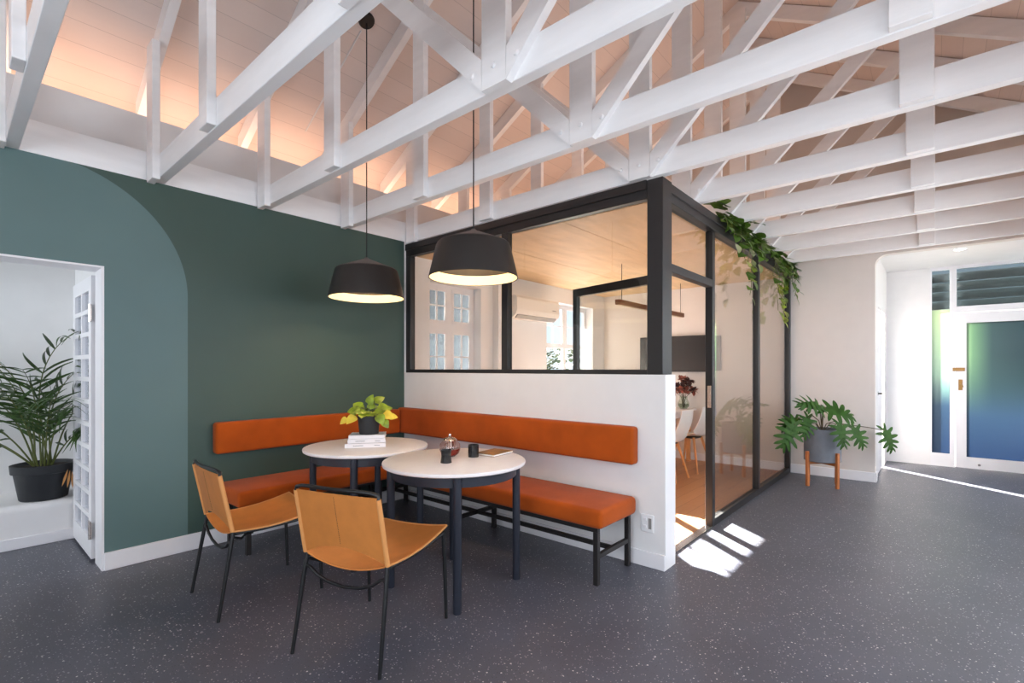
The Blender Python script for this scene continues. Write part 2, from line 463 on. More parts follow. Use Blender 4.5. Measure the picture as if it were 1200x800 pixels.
# green wall with doorway on the left and windows in the meeting room stretch
WIN1 = (3.36, 4.13, 0.85, 2.24)
WIN2 = (5.42, 6.62, 0.85, 2.24)
DOOR = (-0.75, 0.673, -0.0, 1.96)
bm = B(); wall_grid(bm, 'Y', YA, YA + 0.20, XK, XB, 0, 2.58, [DOOR]); struct('wall_left', bm, GREEN, 'dark green wall with a paler painted arch round the doorway')
bm = B(); wall_grid(bm, 'Y', YA, YA + 0.20, XB, XF, 0, 2.58, [WIN1, WIN2]); struct('wall_left.001', bm, WHITE, 'white meeting room wall with sash windows')
# small pilaster between the meeting room windows
bm = B(); box(bm, 4.34, 4.44, YA - 0.09, YA, 0.008, 2.46); struct('wall_left.002', bm, WHITE, 'white pilaster in the meeting room')

# gable wall with hall opening (rounded top corner)
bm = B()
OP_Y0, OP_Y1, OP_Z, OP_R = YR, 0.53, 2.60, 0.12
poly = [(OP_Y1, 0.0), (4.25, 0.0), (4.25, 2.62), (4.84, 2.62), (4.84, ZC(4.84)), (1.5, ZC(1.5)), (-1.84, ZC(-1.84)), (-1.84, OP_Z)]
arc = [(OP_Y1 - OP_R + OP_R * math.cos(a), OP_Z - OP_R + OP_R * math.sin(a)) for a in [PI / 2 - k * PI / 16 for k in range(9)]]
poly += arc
prism(bm, poly, 'X', XF, XF + 0.12); struct('wall_far', bm, mat('white_paint_warm_light', lin(220, 211, 205), 0.6, var=0.015, bump=0.08, bscale=40), 'tall white gable wall with rounded hall opening')  # white paint toned to beige, warm light and falloff put into the colour
# right wall with windows, back wall
RW = [(-1.6, 0.2, 0.9, 2.3), (0.9, 2.7, 0.9, 2.3), (3.3, 5.1, 0.9, 2.3), (5.5, 6.7, 0.9, 2.3), (7.3, 8.4, 0.9, 2.3)]  # last opening is an unseen window added to brighten the hall
bm = B(); wall_grid(bm, 'Y', YR - 0.2, YR, XK, 8.9, 0, 2.66, RW); struct('wall_right', bm, WHITE)
BWN = [(-0.8, 1.9, 0.9, 2.4)]
bm = B(); wall_grid(bm, 'X', XK - 0.2, XK, YR - 0.2, 4.25, 0, 2.58, BWN)
prism(bm, [(4.84, 2.58), (4.84, ZC(4.84)), (1.5, ZC(1.5)), (-1.84, ZC(-1.84)), (-1.84, 2.58)], 'X', XK - 0.2, XK)
struct('wall_back', bm, WHITE)
# right plate
bm = B(); box(bm, XK, XF, YR - 0.05, YR, 2.66, 2.78); struct('trim_4', bm, WHITE, 'white plate board on the right wall')

# roof boards (two slopes). Object rotated so that boards' joints follow the slope
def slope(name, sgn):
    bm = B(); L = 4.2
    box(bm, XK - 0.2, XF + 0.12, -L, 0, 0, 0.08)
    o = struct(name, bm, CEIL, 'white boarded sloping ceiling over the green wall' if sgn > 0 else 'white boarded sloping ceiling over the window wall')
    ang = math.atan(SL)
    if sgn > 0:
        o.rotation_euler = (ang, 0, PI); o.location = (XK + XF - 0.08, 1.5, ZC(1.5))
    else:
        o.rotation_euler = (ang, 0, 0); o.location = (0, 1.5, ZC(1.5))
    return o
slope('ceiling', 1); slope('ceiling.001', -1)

# plate board and fascia above the green wall (cove), mirrored fascia on the right
bm = B(); box(bm, XK, XF, YA, YA + 0.05, 2.58, 2.775, 0.003); struct('trim_1', bm, WHITE_TIMBER, 'white plate board along the top of the green wall')
bm = B(); box(bm, XK, XF, YA + 0.15, YA + 0.20, 2.58, 3.075, 0.003); struct('trim_2', bm, WHITE, 'white fascia board hiding the cove light')
bm = B(); box(bm, XK, XF, YR - 0.20, YR - 0.15, 2.66, 3.03); struct('trim_3', bm, WHITE, 'white fascia board above the window wall')

bm = B(); box(bm, XK - 0.2, XF + 0.12, 4.78, 4.84, 2.62, 3.30); box(bm, XK - 0.2, XF + 0.12, YA + 0.2, 4.84, 2.60, 2.64); struct('trim_8', bm, WHITE, 'boxed eaves behind the cove light')
bm = B(); box(bm, XK - 0.2, XF + 0.12, -1.84, -1.78, 2.66, 3.30); box(bm, XK - 0.2, XF + 0.12, -1.84, YR - 0.2, 2.62, 2.66); struct('trim_9', bm, WHITE, 'boxed eaves above the window wall')
def strip_light(name, y, label):
    bm = B(); box(bm, XK + 0.05, XF - 0.05, y - 0.02, y + 0.02, 2.90, 2.915)
    o = link(name, bm, LED); tag(o, label, 'strip light'); return o
strip_light('cove_strip_light', YA + 0.27, 'warm glowing strip light hidden in the cove above the green wall')
strip_light('cove_strip_light', YR - 0.27, 'warm glowing strip light hidden in the cove above the window wall')

# low partition wall (white)
bm = B(); box(bm, XB, 3.19, 1.315, YA, 0.0, 1.262, 0.004, 2); struct('wall_low', bm, WHITE, 'low white wall behind the orange bench, under the glazing')
# baseboards
bm = B(); box(bm, 0.673, XB, YA - 0.016, YA, 0, 0.115, 0.003); struct('baseboard_left', bm, TRIM_WHITE)
bm = B(); box(bm, XB - 0.014, XB, 1.315, YA - 0.016, 0, 0.10, 0.003); struct('baseboard_low', bm, TRIM_WHITE)
bm = B(); box(bm, XF - 0.016, XF, OP_Y1, 1.385, 0, 0.11, 0.003); box(bm, XF - 0.016, XF + 0.12, OP_Y1 - 0.016, OP_Y1, 0, 0.11, 0.003)
struct('baseboard_far', bm, TRIM_WHITE)
bm = B(); box(bm, XF - 0.014, XF, 1.46, YA, 0.008, 0.11, 0.003); box(bm, 3.2, XF - 0.014, YA - 0.014, YA, 0.008, 0.11, 0.003); struct('baseboard_meeting', bm, TRIM_WHITE)

# ---- left doorway: lining, palm room
bm = B()
T = 0.012
box(bm, DOOR[1] - T, DOOR[1] + 0.0, YA - 0.004, YA + 0.21, 0, 1.96); box(bm, DOOR[0], DOOR[0] + T, YA - 0.004, YA + 0.21, 0, 1.96)
box(bm, DOOR[0] + T, DOOR[1] - T, YA - 0.004, YA + 0.21, 1.96 - T, 1.96)
struct('trim_5', bm, TRIM_WHITE, 'white lining of the left doorway')
PX, PY = 0.735, 5.60
bm = B(); box(bm, PX, PX + 0.1, YA + 0.20, PY + 0.1, 0, 2.6); struct('wall_palm_right', bm, WHITE, 'white side wall of the room with the palm')
bm = B(); box(bm, -2.3, PX, PY, PY + 0.1, 0, 2.6); struct('wall_palm_back', bm, WHITE, 'white wall behind the palm')
bm = B(); wall_grid(bm, 'X', -2.4, -2.3, YA + 0.2, PY + 0.1, 0, 2.6, [(4.4, 5.5, 0.8, 2.3)]); struct('wall_palm_left', bm, WHITE)
bm = B(); box(bm, -2.4, PX + 0.1, YA + 0.2, PY + 0.1, 2.5, 2.6); struct('ceiling.002', bm, WHITE, 'white ceiling of the palm room')
# plinth with rounded front edge
bm = B(); R = 0.05; y0 = 5.02
poly = [(PY, 0), (y0, 0), (y0, 0.31 - R)] + [(y0 + R - R * math.cos(a), 0.31 - R + R * math.sin(a)) for a in [k * PI / 12 for k in range(1, 7)]] + [(PY, 0.31)]
prism(bm, poly, 'X', -2.3, PX)
o = struct('trim_6', bm, WHITE, 'low white plinth ledge under the palm')
bm = B(); box(bm, -2.3, PX, y0 - 0.014, y0, 0, 0.08, 0.003); struct('baseboard_plinth', bm, TRIM_WHITE)

# glazed door leaf folded back on the left doorway
d = bpy.data.objects.new('door_1', None); COL.objects.link(d); d['kind'] = 'structure'; d['label'] = 'white glazed door leaf with many small panes, folded open'; d['category'] = 'door'
bm = B(); X0, X1 = 0.645, 0.682; DY0, DY1 = 4.30, 5.0; DZ0, DZ1 = 0.02, 1.93
ys = [DY0, DY0 + 0.085, (DY0 + DY1) / 2 - 0.02, (DY0 + DY1) / 2 + 0.02, DY1 - 0.085, DY1]
rows = 11; zs = DZ1 - DZ0
holes = []
zb, zt = DZ0 + 0.12, DZ1 - 0.08
ph = (zt - zb) / rows
for r in range(rows):
    for (a, b) in ((ys[1], ys[2]), (ys[3], ys[4])):
        holes.append((a, b, zb + r * ph + 0.015, zb + (r + 1) * ph - 0.015))
wall_grid(bm, 'X', X0, X1, DY0, DY1, DZ0, DZ1, holes); link('door_leaf', bm, TRIM_WHITE, d)
for k, (a, b) in enumerate(((ys[1], ys[2]), (ys[3], ys[4]))):
    bm = B()
    for r in range(rows): box(bm, 0.661, 0.665, a, b, zb + r * ph + 0.015, zb + (r + 1) * ph - 0.015)
    link('glass_pane', bm, WIN_GLASS, d)
for z in (0.16, 1.62):
    bm = B(); box(bm, X0 - 0.006, X0, DY0 - 0.03, DY0 + 0.055, z, z + 0.11, 0.001); tube(bm, [(X0 - 0.008, DY0 - 0.002, z - 0.004), (X0 - 0.008, DY0 - 0.002, z + 0.114)], 0.008)
    link('hinge', bm, CHROME, d)

# ---- meeting room ceiling (plywood sheets with dark joints)
bm = B()
jx = [3.19, 4.38, 5.55, XF]; jy = [1.45, 2.22, 3.14, YA]
JR = ((3.05, 1.40), (3.05, YA))
for i in range(3):
    box(bm, 3.19 if i == 0 else 3.19, XF, jy[i] + (0.006 if i else 0), jy[i + 1] - (0.002 if i < 2 else 0), 2.455, 2.50)
struct('ceiling.003', bm, PLY, 'plywood sheet ceiling of the glazed meeting room')
bm = B()
for yj in jy[1:3]: box(bm, 3.19, XF, yj - 0.002, yj + 0.006, 2.462, 2.499)
struct('trim_7', bm, GAP_DARK, 'dark joints between the plywood sheets')
bm = B(); box(bm, 3.06, XF, 1.40, YA, 2.50, 2.56); struct('ceiling.004', bm, WHITE, 'top of the meeting room box')

# ---- windows of the meeting room
def window(name, W, label, zm, opened=None, sw=0.036, mb=0.008, rail_=0.04):
    x0, x1, z0, z1 = W
    root = bpy.data.objects.new(name, None); COL.objects.link(root); root['kind'] = 'structure'; root['label'] = label; root['category'] = 'window'
    ya, yb = YA + 0.12, YA + 0.17
    fw = 0.04
    bm = B(); xm = (x0 + x1) / 2
    cells = [(x0 + fw, xm - 0.03, z0 + fw, zm - rail_), (xm + 0.03, x1 - fw, z0 + fw, zm - rail_), (x0 + fw, xm - 0.03, zm + rail_, z1 - fw), (xm + 0.03, x1 - fw, zm + rail_, z1 - fw)]
    wall_grid(bm, 'Y', ya, yb, x0, x1, z0, z1, cells); link('window_frame', bm, TRIM_WHITE, root)
    for ci, c in enumerate(cells):
        if opened and ci in opened: continue
        sb = B()
        a0, a1, c0, c1 = c; am = (a0 + a1) / 2
        nr = 2 if ci > 1 else 3
        hs = []
        for r in range(nr):
            hz0 = c0 + sw + (c1 - c0 - 2 * sw) * r / nr + (mb if r else 0); hz1 = c0 + sw + (c1 - c0 - 2 * sw) * (r + 1) / nr - (mb if r < nr - 1 else 0)
            hs += [(a0 + sw, am - mb, hz0, hz1), (am + mb, a1 - sw, hz0, hz1)]
        wall_grid(sb, 'Y', ya - 0.004, ya + 0.016, a0, a1, c0, c1, hs); s = link('sash', sb, TRIM_WHITE, root)
        gb = B()
        for h in hs: box(gb, h[0], h[1], ya + 0.008, ya + 0.011, h[2], h[3])
        link('glass_pane', gb, WIN_GLASS, s)
    bm = B(); box(bm, x0 - 0.02, x1 + 0.02, YA - 0.03, ya, z0 - 0.03, z0, 0.004); link('window_sill', bm, TRIM_WHITE, root)
    return root
window('window_1', WIN1, 'white sash window by the corner of the meeting room', 1.765)
window('window_2', WIN2, 'white sash window beyond the air conditioner', 1.62, opened=(0, 1), sw=0.026, mb=0.005, rail_=0.02)
def plain_window(name, axis, a, W, label):
    root = bpy.data.objects.new(name, None); COL.objects.link(root); root['kind'] = 'structure'; root['label'] = label; root['category'] = 'window'
    u0, u1, z0, z1 = W; um = (u0 + u1) / 2
    bm = B(); hs = [(u0 + 0.05, um - 0.03, z0 + 0.05, z1 - 0.05), (um + 0.03, u1 - 0.05, z0 + 0.05, z1 - 0.05)]
    wall_grid(bm, axis, a, a + 0.05, u0, u1, z0, z1, hs); link('window_frame', bm, TRIM_WHITE, root)
    gb = B()
    for h in hs:
        if axis == 'Y': box(gb, h[0], h[1], a + 0.02, a + 0.024, h[2], h[3])
        else: box(gb, a + 0.02, a + 0.024, h[0], h[1], h[2], h[3])
    link('glass_pane', gb, WIN_GLASS, root)
for i, w in enumerate(RW): plain_window('window_%d' % (i + 3), 'Y', YR - 0.14, w, 'window in the wall on the right, number %d along' % (i + 1))
plain_window('window_8', 'X', XK - 0.14, BWN[0], 'window in the wall behind the viewer')

# ---- hall
XH = 8.72
bm = B(); wall_grid(bm, 'Y', 0.53, 0.63, XF + 0.12, XH + 0.12, 0, 2.66, [(7.35, 8.27, 0.0, 2.05)]); struct('wall_hall_left', bm, WHITE, 'bright white left wall of the hall')
FD = (-1.05, 0.058, 0.0, 2.66)
bm = B(); wall_grid(bm, 'X', XH, XH + 0.12, YR, 0.53, 0, 2.66, [FD]); struct('wall_hall_end', bm, WHITE, 'white end wall beside the front door')
bm = B(); box(bm, XF + 0.12, XH + 0.12, YR - 0.2, 0.63, 2.66, 2.74); struct('ceiling.005', bm, WHITE, 'white hall ceiling')
# side door in the hall, standing slightly ajar
d = bpy.data.objects.new('door_2', None); COL.objects.link(d); d['kind'] = 'structure'; d['label'] = 'white side door in the hall wall, just ajar'; d['category'] = 'door'
bm = B(); box(bm, 7.355, 8.09, 0.54, 0.58, 0.01, 2.04, 0.003); link('door_leaf', bm, TRIM_WHITE, d)
bm = B(); tube(bm, [(7.42, 0.54, 1.0), (7.42, 0.49, 1.0), (7.53, 0.49, 1.0)], 0.009); lathe(bm, [(0, 0), (0.025, 0), (0.025, 0.008), (0, 0.008)], 16, mtx=Matrix.Translation((7.42, 0.54, 1.0)) @ Matrix.Rotation(PI / 2, 4, 'X')); link('door_handle', bm, BLACK_FRAME, d)
bm = B(); box(bm, 7.40, 7.44, 0.533, 0.54, 1.5, 1.62, 0.002); link('key_plate', bm, CHROME, d)

# front door set
d = bpy.data.objects.new('door_3', None); COL.objects.link(d); d['kind'] = 'structure'; d['label'] = 'white front door with gradient film glass, side light and louvred fanlight'; d['category'] = 'door'
SIDE = (-0.137, 0.044, 0.17, 2.62); FAN = (-1.02, -0.204, 2.12, 2.62); LEAFO = (-1.04, -0.19, 0.0, 2.04)
bm = B(); wall_grid(bm, 'X', XH, XH + 0.07, FD[0], FD[1], FD[2], FD[3], [SIDE, FAN, LEAFO]); link('door_frame', bm, TRIM_WHITE, d)
bm = B(); box(bm, XH + 0.03, XH + 0.036, SIDE[0], SIDE[1], SIDE[2], 2.09); link('side_light', bm, FILM_SIDE, d)
bm = B(); G = (-0.93, -0.30, 0.15, 1.90)
wall_grid(bm, 'X', XH + 0.005, XH + 0.05, LEAFO[0] + 0.004, LEAFO[1] - 0.004, 0.006, 2.034, [G]); lf = link('door_leaf', bm, TRIM_WHITE, d)
bm = B(); box(bm, XH + 0.025, XH + 0.031, G[0], G[1], G[2], G[3]); link('glass_pane', bm, FILM_DOOR, lf)
bm = B(); box(bm, XH - 0.012, XH + 0.006, -0.285, -0.165, 1.27, 1.315, 0.003); link('night_latch', bm, BRASS, lf)
bm = B(); box(bm, XH - 0.004, XH + 0.006, -0.262, -0.222, 1.02, 1.16, 0.003); tube(bm, [(XH - 0.004, -0.242, 1.1), (XH - 0.045, -0.242, 1.1), (XH - 0.045, -0.252, 1.1), (XH - 0.045, -0.262, 1.06)], 0.008); link('door_handle', bm, BRASS, lf)
bm = B(); lathe(bm, [(0, 0), (0.014, 0), (0.014, 0.02), (0, 0.02)], 12, mtx=Matrix.Translation((XH + 0.006, -0.42, 0.06)) @ Matrix.Rotation(-PI / 2, 4, 'Y')); link('door_stop', bm, CHROME, lf)
# louvre blades
for (y0_, y1_) in ((SIDE[0], SIDE[1]), (FAN[0], FAN[1])):
    bm = B(); box(bm, XH + 0.05, XH + 0.055, y0_, y1_, 2.12 if y0_ < -0.5 else 2.10, 2.62); link('fanlight_glass', bm, mat_glass('smoked_glass_%d' % int(-y0_ * 100), (0.42, 0.46, 0.47, 1)), d)
    for k in range(4):
        z = 2.15 + 0.125 * k
        bm = B(); box(bm, -0.07, 0.07, y0_, y1_, -0.004, 0.004, 0, 1, Matrix.Translation((XH + 0.125, 0, z)) @ Matrix.Rotation(-1.05, 4, 'Y')); link('louvre_blade', bm, LOUVRE, d)

# downlight in hall ceiling
t = thing('recessed_downlight', 'small round recessed light in the white hall ceiling', 'downlight', (7.55, -0.205, 2.66))
bm = B(); lathe(bm, [(0.055, -0.004), (0.07, -0.006), (0.07, 0), (0.055, 0)], 24); link('bezel', bm, TRIM_WHITE, t, 40)
bm = B(); lathe(bm, [(0, -0.003), (0.055, -0.003), (0.055, 0), (0, 0)], 24); link('lens', bm, DOWNLIGHT, t, 40)

# outside
bm = B(); box(bm, -4, 16, -8, 16, -0.16, -0.1); struct('ground', bm, PAVING, 'paving outside')
bm = B(); box(bm, 2.2, 6.4, 5.75, 5.9, -0.1, 4.4); struct('wall_porch', bm, PORCH, 'shaded outside wall seen through the corner window')
rnd = random.Random(3)
bm = B()
for k in range(900):
    a = rnd.random() * 2 * PI; z = rnd.random(); r = (0.75 - 0.35 * z) * (0.7 + 0.3 * rnd.random())
    p = Vector((10.0 + r * math.cos(a) * 1.5, 6.9 + r * math.sin(a), 0.0 + 1.9 * z))
    dv = Vector((math.cos(a), math.sin(a), rnd.uniform(-0.3, 0.6)))
    leaf(bm, p, dv, (0, 0, 1), rnd.uniform(0.12, 0.22), lambda t: 0.3 * math.sin(PI * t), 3, 0.4)
hb = link('garden_shrub', bm, HEDGE); tag(hb, 'dark leafy garden shrub outside the far meeting room window', 'shrub')
bm = B(); tube(bm, [(10.0, 6.9, -0.1), (10.02, 6.88, 0.8), (9.98, 6.92, 1.5)], [0.05, 0.035, 0.01]); link('trunk', bm, STEM_BROWN, hb)

# ================================================================== ROOF TRUSSES
TX = [0.225 + 0.715 * k for k in range(10)]
TLAB = ['white timber roof truss at the far left, over the left doorway',
        'white timber roof truss landing on the green wall over the painted arch edge',
        'white timber roof truss landing on the green wall left of the black pendant canopy',
        'white timber roof truss behind the pendant cords, landing on the green wall by the corner',
        'white timber roof truss running along the top of the glazing above the bench',
        'white timber roof truss over the meeting room doorway, first behind the corner post',
        'white timber roof truss over the meeting room beside the nearest trailing vine leaves',
        'white timber roof truss above the middle of the trailing vine',
        'white timber roof truss second out from the far gable wall',
        'white timber roof truss closest to the far gable wall']
def make_truss():
    t = thing('roof_truss', TLAB[0], 'roof truss', (TX[0], 0, 0), 0, 'white roof trusses')
    # local x = 0 is the face of the tie beam towards the camera; tie 0..0.06; posts in front
    bm = B(); box(bm, 0, 0.06, YR, YA + 0.15, 2.58, 2.735, 0.003); link('tie_beam', bm, WHITE_TIMBER, t)
    yc = 1.507
    zr = lambda y: 5.70 - SL * (yc + abs(y - yc))      # underside of rafter
    bm = B(); prism(bm, [(yc - 0.074, 2.575), (yc + 0.074, 2.575), (yc + 0.074, zr(yc) + 0.02), (yc - 0.074, zr(yc) + 0.02)], 'X', -0.04, 0.0)
    link('king_post', bm, WHITE_TIMBER, t)
    for s in (1, -1):
        Y = lambda v: yc + s * v
        # strut at 45 degrees from the foot of the king post
        a = 0.076; w = 0.145; h = 1.30
        bm = B(); prism(bm, [(Y(a), 2.575), (Y(a), 2.575 + w), (Y(a + h), 2.575 + w + h), (Y(a + h + w * 0.7), 2.575 + h + w * 0.7 + 0.0)], 'X', -0.04, 0.0)
        link('strut', bm, WHITE_TIMBER, t)
        bm = B(); ya, yb = sorted((Y(1.37), Y(1.50))); box(bm, -0.045, 0.0, ya, yb, 2.585, zr(Y(1.435)), 0.003); link('queen_post', bm, WHITE_TIMBER, t)
        bm = B(); ya, yb = sorted((Y(2.40), Y(2.535))); box(bm, -0.045, 0.0, ya, yb, 2.56, zr(Y(2.48)), 0.003); link('heel_post', bm, WHITE_TIMBER, t)
        bm = B(); Ye = Y(3.05)
        prism(bm, [(yc, zr(yc)), (Ye, zr(Ye)), (Ye, zr(Ye) + 0.14), (yc, zr(yc) + 0.14)], 'X', 0.0, 0.055); link('rafter', bm, WHITE_TIMBER, t)
    # bolt heads at the foot of the king post
    for (y, z) in ((yc, 2.665), (yc + 0.135, 2.665), (yc - 0.135, 2.665)):
        bm = B(); lathe(bm, [(0, 0.010), (0.010, 0.009), (0.014, 0.003), (0.014, 0), (0, 0)], 12, mtx=Matrix.Translation((-0.04, y, z)) @ Matrix.Rotation(-PI / 2, 4, 'Y'))
        link('bolt', bm, WHITE_TIMBER, t)
    return t
tr = make_truss()
for k in range(1, 10): dup(tr, (TX[k], 0, 0), None, TLAB[k])

# thin cable clipped to the ceiling boards
bm = B(); tube(bm, [(2.13, y, ZC(y) - 0.004) for y in (4.3, 3.9, 3.4)], 0.006, 6); o = link('ceiling_cable', bm, WHITE); tag(o, 'thin white cable running up the ceiling boards to the pendant canopy', 'cable')

# ================================================================== GLAZED PARTITION
fr = thing('glazed_screen', 'black framed interior glazing standing on the low white wall above the bench', 'glazing', (0, 0, 0))
XG0, XG1 = 3.05, 3.11
def part(name, m, parent, *boxes, bev=0.003):
    bm = B()
    for b_ in boxes: box(bm, *b_, bev)
    return link(name, bm, m, parent)
part('top_rail', BLACK_FRAME, fr, (XG0, XG1, 1.45, YA, 2.43, 2.55), (XG0 - 0.012, XG0, 1.45, YA, 2.49, 2.552))
part('bottom_rail', BLACK_FRAME, fr, (XG0, XG1, 1.45, YA, 1.262, 1.295))
part('mullion', BLACK_FRAME, fr, (XG0, XG1, 2.685, 2.755, 1.295, 2.43))
part('side_post', BLACK_FRAME, fr, (XG0, XG1, YA - 0.075, YA, 1.295, 2.43))
for (a, b) in ((1.45, 2.685), (2.755, YA - 0.075)):
    part('glass_pane', GLASS, fr, (XG0 + 0.03, XG0 + 0.036, a, b, 1.295, 2.43), bev=0)
sc = thing('glazed_partition', 'black framed glass wall with doorway between the meeting room and the open floor', 'glazing', (0, 0, 0))
YG0, YG1 = 1.385, 1.445
part('corner_post', BLACK_FRAME, sc, (XG0 - 0.004, 3.19, 1.34, 1.45, 1.262, 2.55))
part('jamb', BLACK_FRAME, sc, (3.191, 3.215, YG0, YG1, 0.0, 2.43))
part('post', BLACK_FRAME, sc, (4.115, 4.175, YG0, YG1, 0.0, 2.43))
part('post', BLACK_FRAME, sc, (5.49, 5.55, YG0, YG1, 0.06, 2.43))
part('post', BLACK_FRAME, sc, (6.90, XF, YG0, YG1, 0.06, 2.43))
part('top_rail', BLACK_FRAME, sc, (3.19, XF, YG0 - 0.02, YG1, 2.43, 2.55), (3.19, XF, YG0 - 0.032, YG0 - 0.02, 2.49, 2.552))
part('transom', BLACK_FRAME, sc, (3.215, 4.115, YG0, YG1, 1.97, 2.03))
part('base_rail', BLACK_FRAME, sc, (4.175, XF, YG0, YG1, 0.0, 0.06))
part('sill_plate', CHROME, sc, (3.215, 4.115, YG0, YG1, 0.0, 0.012), bev=0.001)
for (a, b, z0, z1) in ((3.215, 4.115, 2.03, 2.43), (4.175, 5.49, 0.06, 2.43), (5.55, 6.90, 0.06, 2.43)):
    part('glass_pane', GLASS, sc, (a, b, 1.412, 1.418, z0, z1), bev=0)
pl = part('strike_plate', CHROME, sc, (4.108, 4.115, 1.395, 1.425, 0.98, 1.16), (4.103, 4.116, 1.400, 1.418, 1.02, 1.05), (4.103, 4.116, 1.400, 1.418, 1.08, 1.11), bev=0.001)
# open door leaf
ang = math.atan2(2.30 - 1.46, 3.49 - 3.29)
dl = thing('glass_door', 'black framed glass door swung open into the meeting room', 'door', (3.27, 1.46, 0.0), ang)
W = 0.87
part('top_rail', BLACK_FRAME, dl, (0.05, W - 0.05, -0.02, 0.02, 1.90, 1.965))
part('bottom_rail', BLACK_FRAME, dl, (0.05, W - 0.05, -0.02, 0.02, 0.02, 0.12))
part('stile', BLACK_FRAME, dl, (0, 0.05, -0.02, 0.02, 0.02, 1.965)); part('stile', BLACK_FRAME, dl, (W - 0.05, W, -0.02, 0.02, 0.02, 1.965))
part('glass_pane', GLASS, dl, (0.05, W - 0.05, -0.003, 0.003, 0.12, 1.90), bev=0)
bm = B(); tube(bm, [(W - 0.03, 0.02, 1.0), (W - 0.03, 0.06, 1.0), (W - 0.13, 0.06, 1.0)], 0.008); link('handle', bm, CHROME, dl, 40)

# ================================================================== BENCHES AND CUSHIONS
def cushion(bm, x0, x1, y0, y1, z0, z1, r=0.022):
    box(bm, x0, x1, y0, y1, z0, z1, r, 4)
def soft(name, parent, *a, **k):
    bm = B(); cushion(bm, *a, **k); return link(name, bm, VELVET, parent, 60)
o = soft('backrest_cushion', None, 1.295, 2.926, YA - 0.085, YA - 0.001, 0.672, 0.905); tag(o, 'long orange backrest cushion mounted on the dark green wall', 'backrest')
o = soft('backrest_cushion', None, XB - 0.09, XB - 0.001, 1.50, YA - 0.003, 0.667, 0.917); tag(o, 'long orange backrest cushion mounted on the low white wall', 'backrest')
b2 = thing('upholstered_bench', 'orange bench with black legs along the low white wall', 'bench', (2.78, 2.75, 0))
soft('seat_cushion', b2, 2.525 - 2.78, 2.985 - 2.78, 1.49 - 2.75, YA - 0.02 - 2.75, 0.345, 0.462, r=0.03)
def rail(parent, name, p0, p1, w=0.03, h=0.03):
    bm = B(); obox(bm, p0, p1, w, h, (0, 0, 1) if abs(Vector(p1)[2] - Vector(p0)[2]) < 1e-3 else (0, 1, 0), 0.002); return link(name, bm, BLACK_FRAME, parent)
for y in (1.545, 2.75, 3.93):
    for x in (2.565, 2.955):
        rail(b2, 'leg', (x - 2.78, y - 2.75, 0), (x - 2.78, y - 2.75, 0.318), 0.032, 0.032)
    rail(b2, 'cross_bar', (2.581 - 2.78, y - 2.75, 0.17), (2.939 - 2.78, y - 2.75, 0.17), 0.028, 0.028)
for x in (2.565, 2.955): rail(b2, 'seat_rail', (x - 2.78, 1.529 - 2.75, 0.332), (x - 2.78, 3.946 - 2.75, 0.332), 0.032, 0.028)
for y0_, y1_ in ((1.559, 2.736), (2.764, 3.916)): rail(b2, 'stretcher', (-0.02, y0_ - 2.75, 0.17), (-0.02, y1_ - 2.75, 0.17), 0.026, 0.026)
b1 = thing('upholstered_bench', 'orange bench with black legs along the dark green wall', 'bench', (1.9, 3.78, 0))
soft('seat_cushion', b1, 1.30 - 1.9, 2.515 - 1.9, 3.57 - 3.78, YA - 0.02 - 3.78, 0.345, 0.462, r=0.03)
for x in (1.39, 2.46):
    for y in (3.64, 3.97): rail(b1, 'leg', (x - 1.9, y - 3.78, 0), (x - 1.9, y - 3.78, 0.318), 0.032, 0.032)
    rail(b1, 'cross_bar', (x - 1.9, 3.656 - 3.78, 0.17), (x - 1.9, 3.954 - 3.78, 0.17), 0.028, 0.028)
for y in (3.64, 3.97): rail(b1, 'seat_rail', (1.374 - 1.9, y - 3.78, 0.332), (2.476 - 1.9, y - 3.78, 0.332), 0.032, 0.028)
rail(b1, 'stretcher', (1.404 - 1.9, 0.02, 0.17), (2.446 - 1.9, 0.02, 0.17), 0.026, 0.026)
# socket on the low wall
s = thing('wall_socket', 'white double wall socket beside the end of the orange bench', 'socket', (XB, 1.437, 0.285))
part('face_plate', SOCKET, s, (-0.009, 0, -0.045, 0.045, -0.058, 0.058), bev=0.003)
for z in (-0.03, 0.018): part('switch', TRIM_WHITE, s, (-0.013, -0.009, 0.004, 0.026, z, z + 0.018), bev=0.001)
part('outlet', GREY_PANEL, s, (-0.0105, -0.009, -0.03, -0.008, -0.035, 0.035), bev=0.0005)

# ================================================================== TABLES
def make_table():
    t = thing('round_table', '', 'table')
    r = 0.43; bm = B()
    lathe(bm, [(0, 0.725), (r - 0.012, 0.725), (r - 0.002, 0.731), (r, 0.742), (r - 0.002, 0.748), (r - 0.006, 0.75), (0, 0.75)], 72); link('tabletop', bm, TABLE_TOP, t, 40)
    bm = B(); lathe(bm, [(0.345, 0.665), (0.375, 0.665), (0.375, 0.725), (0.345, 0.725), (0.345, 0.665)], 64); link('apron', bm, TABLE_LEG, t, 40)
    for sx in (-1, 1):
        for sy in (-1, 1):
            bm = B(); x, y = sx * 0.268, sy * 0.268
            lathe(bm, [(0, 0), (0.022, 0), (0.0235, 0.004), (0.0235, 0.724), (0, 0.724)], 20, (x, y, 0)); link('leg', bm, TABLE_LEG, t, 40)
    return t
tf = make_table(); tf.location = (2.03, 2.215, 0); tf.rotation_euler = (0, 0, math.radians(4.5)); tf['label'] = 'round white table with blue-black legs, carrying the glass teapot'; tf['group'] = 'round tables'
dup(tf, (1.99, 3.10, 0), 0.0, 'round white table with blue-black legs, carrying books and a potted plant')

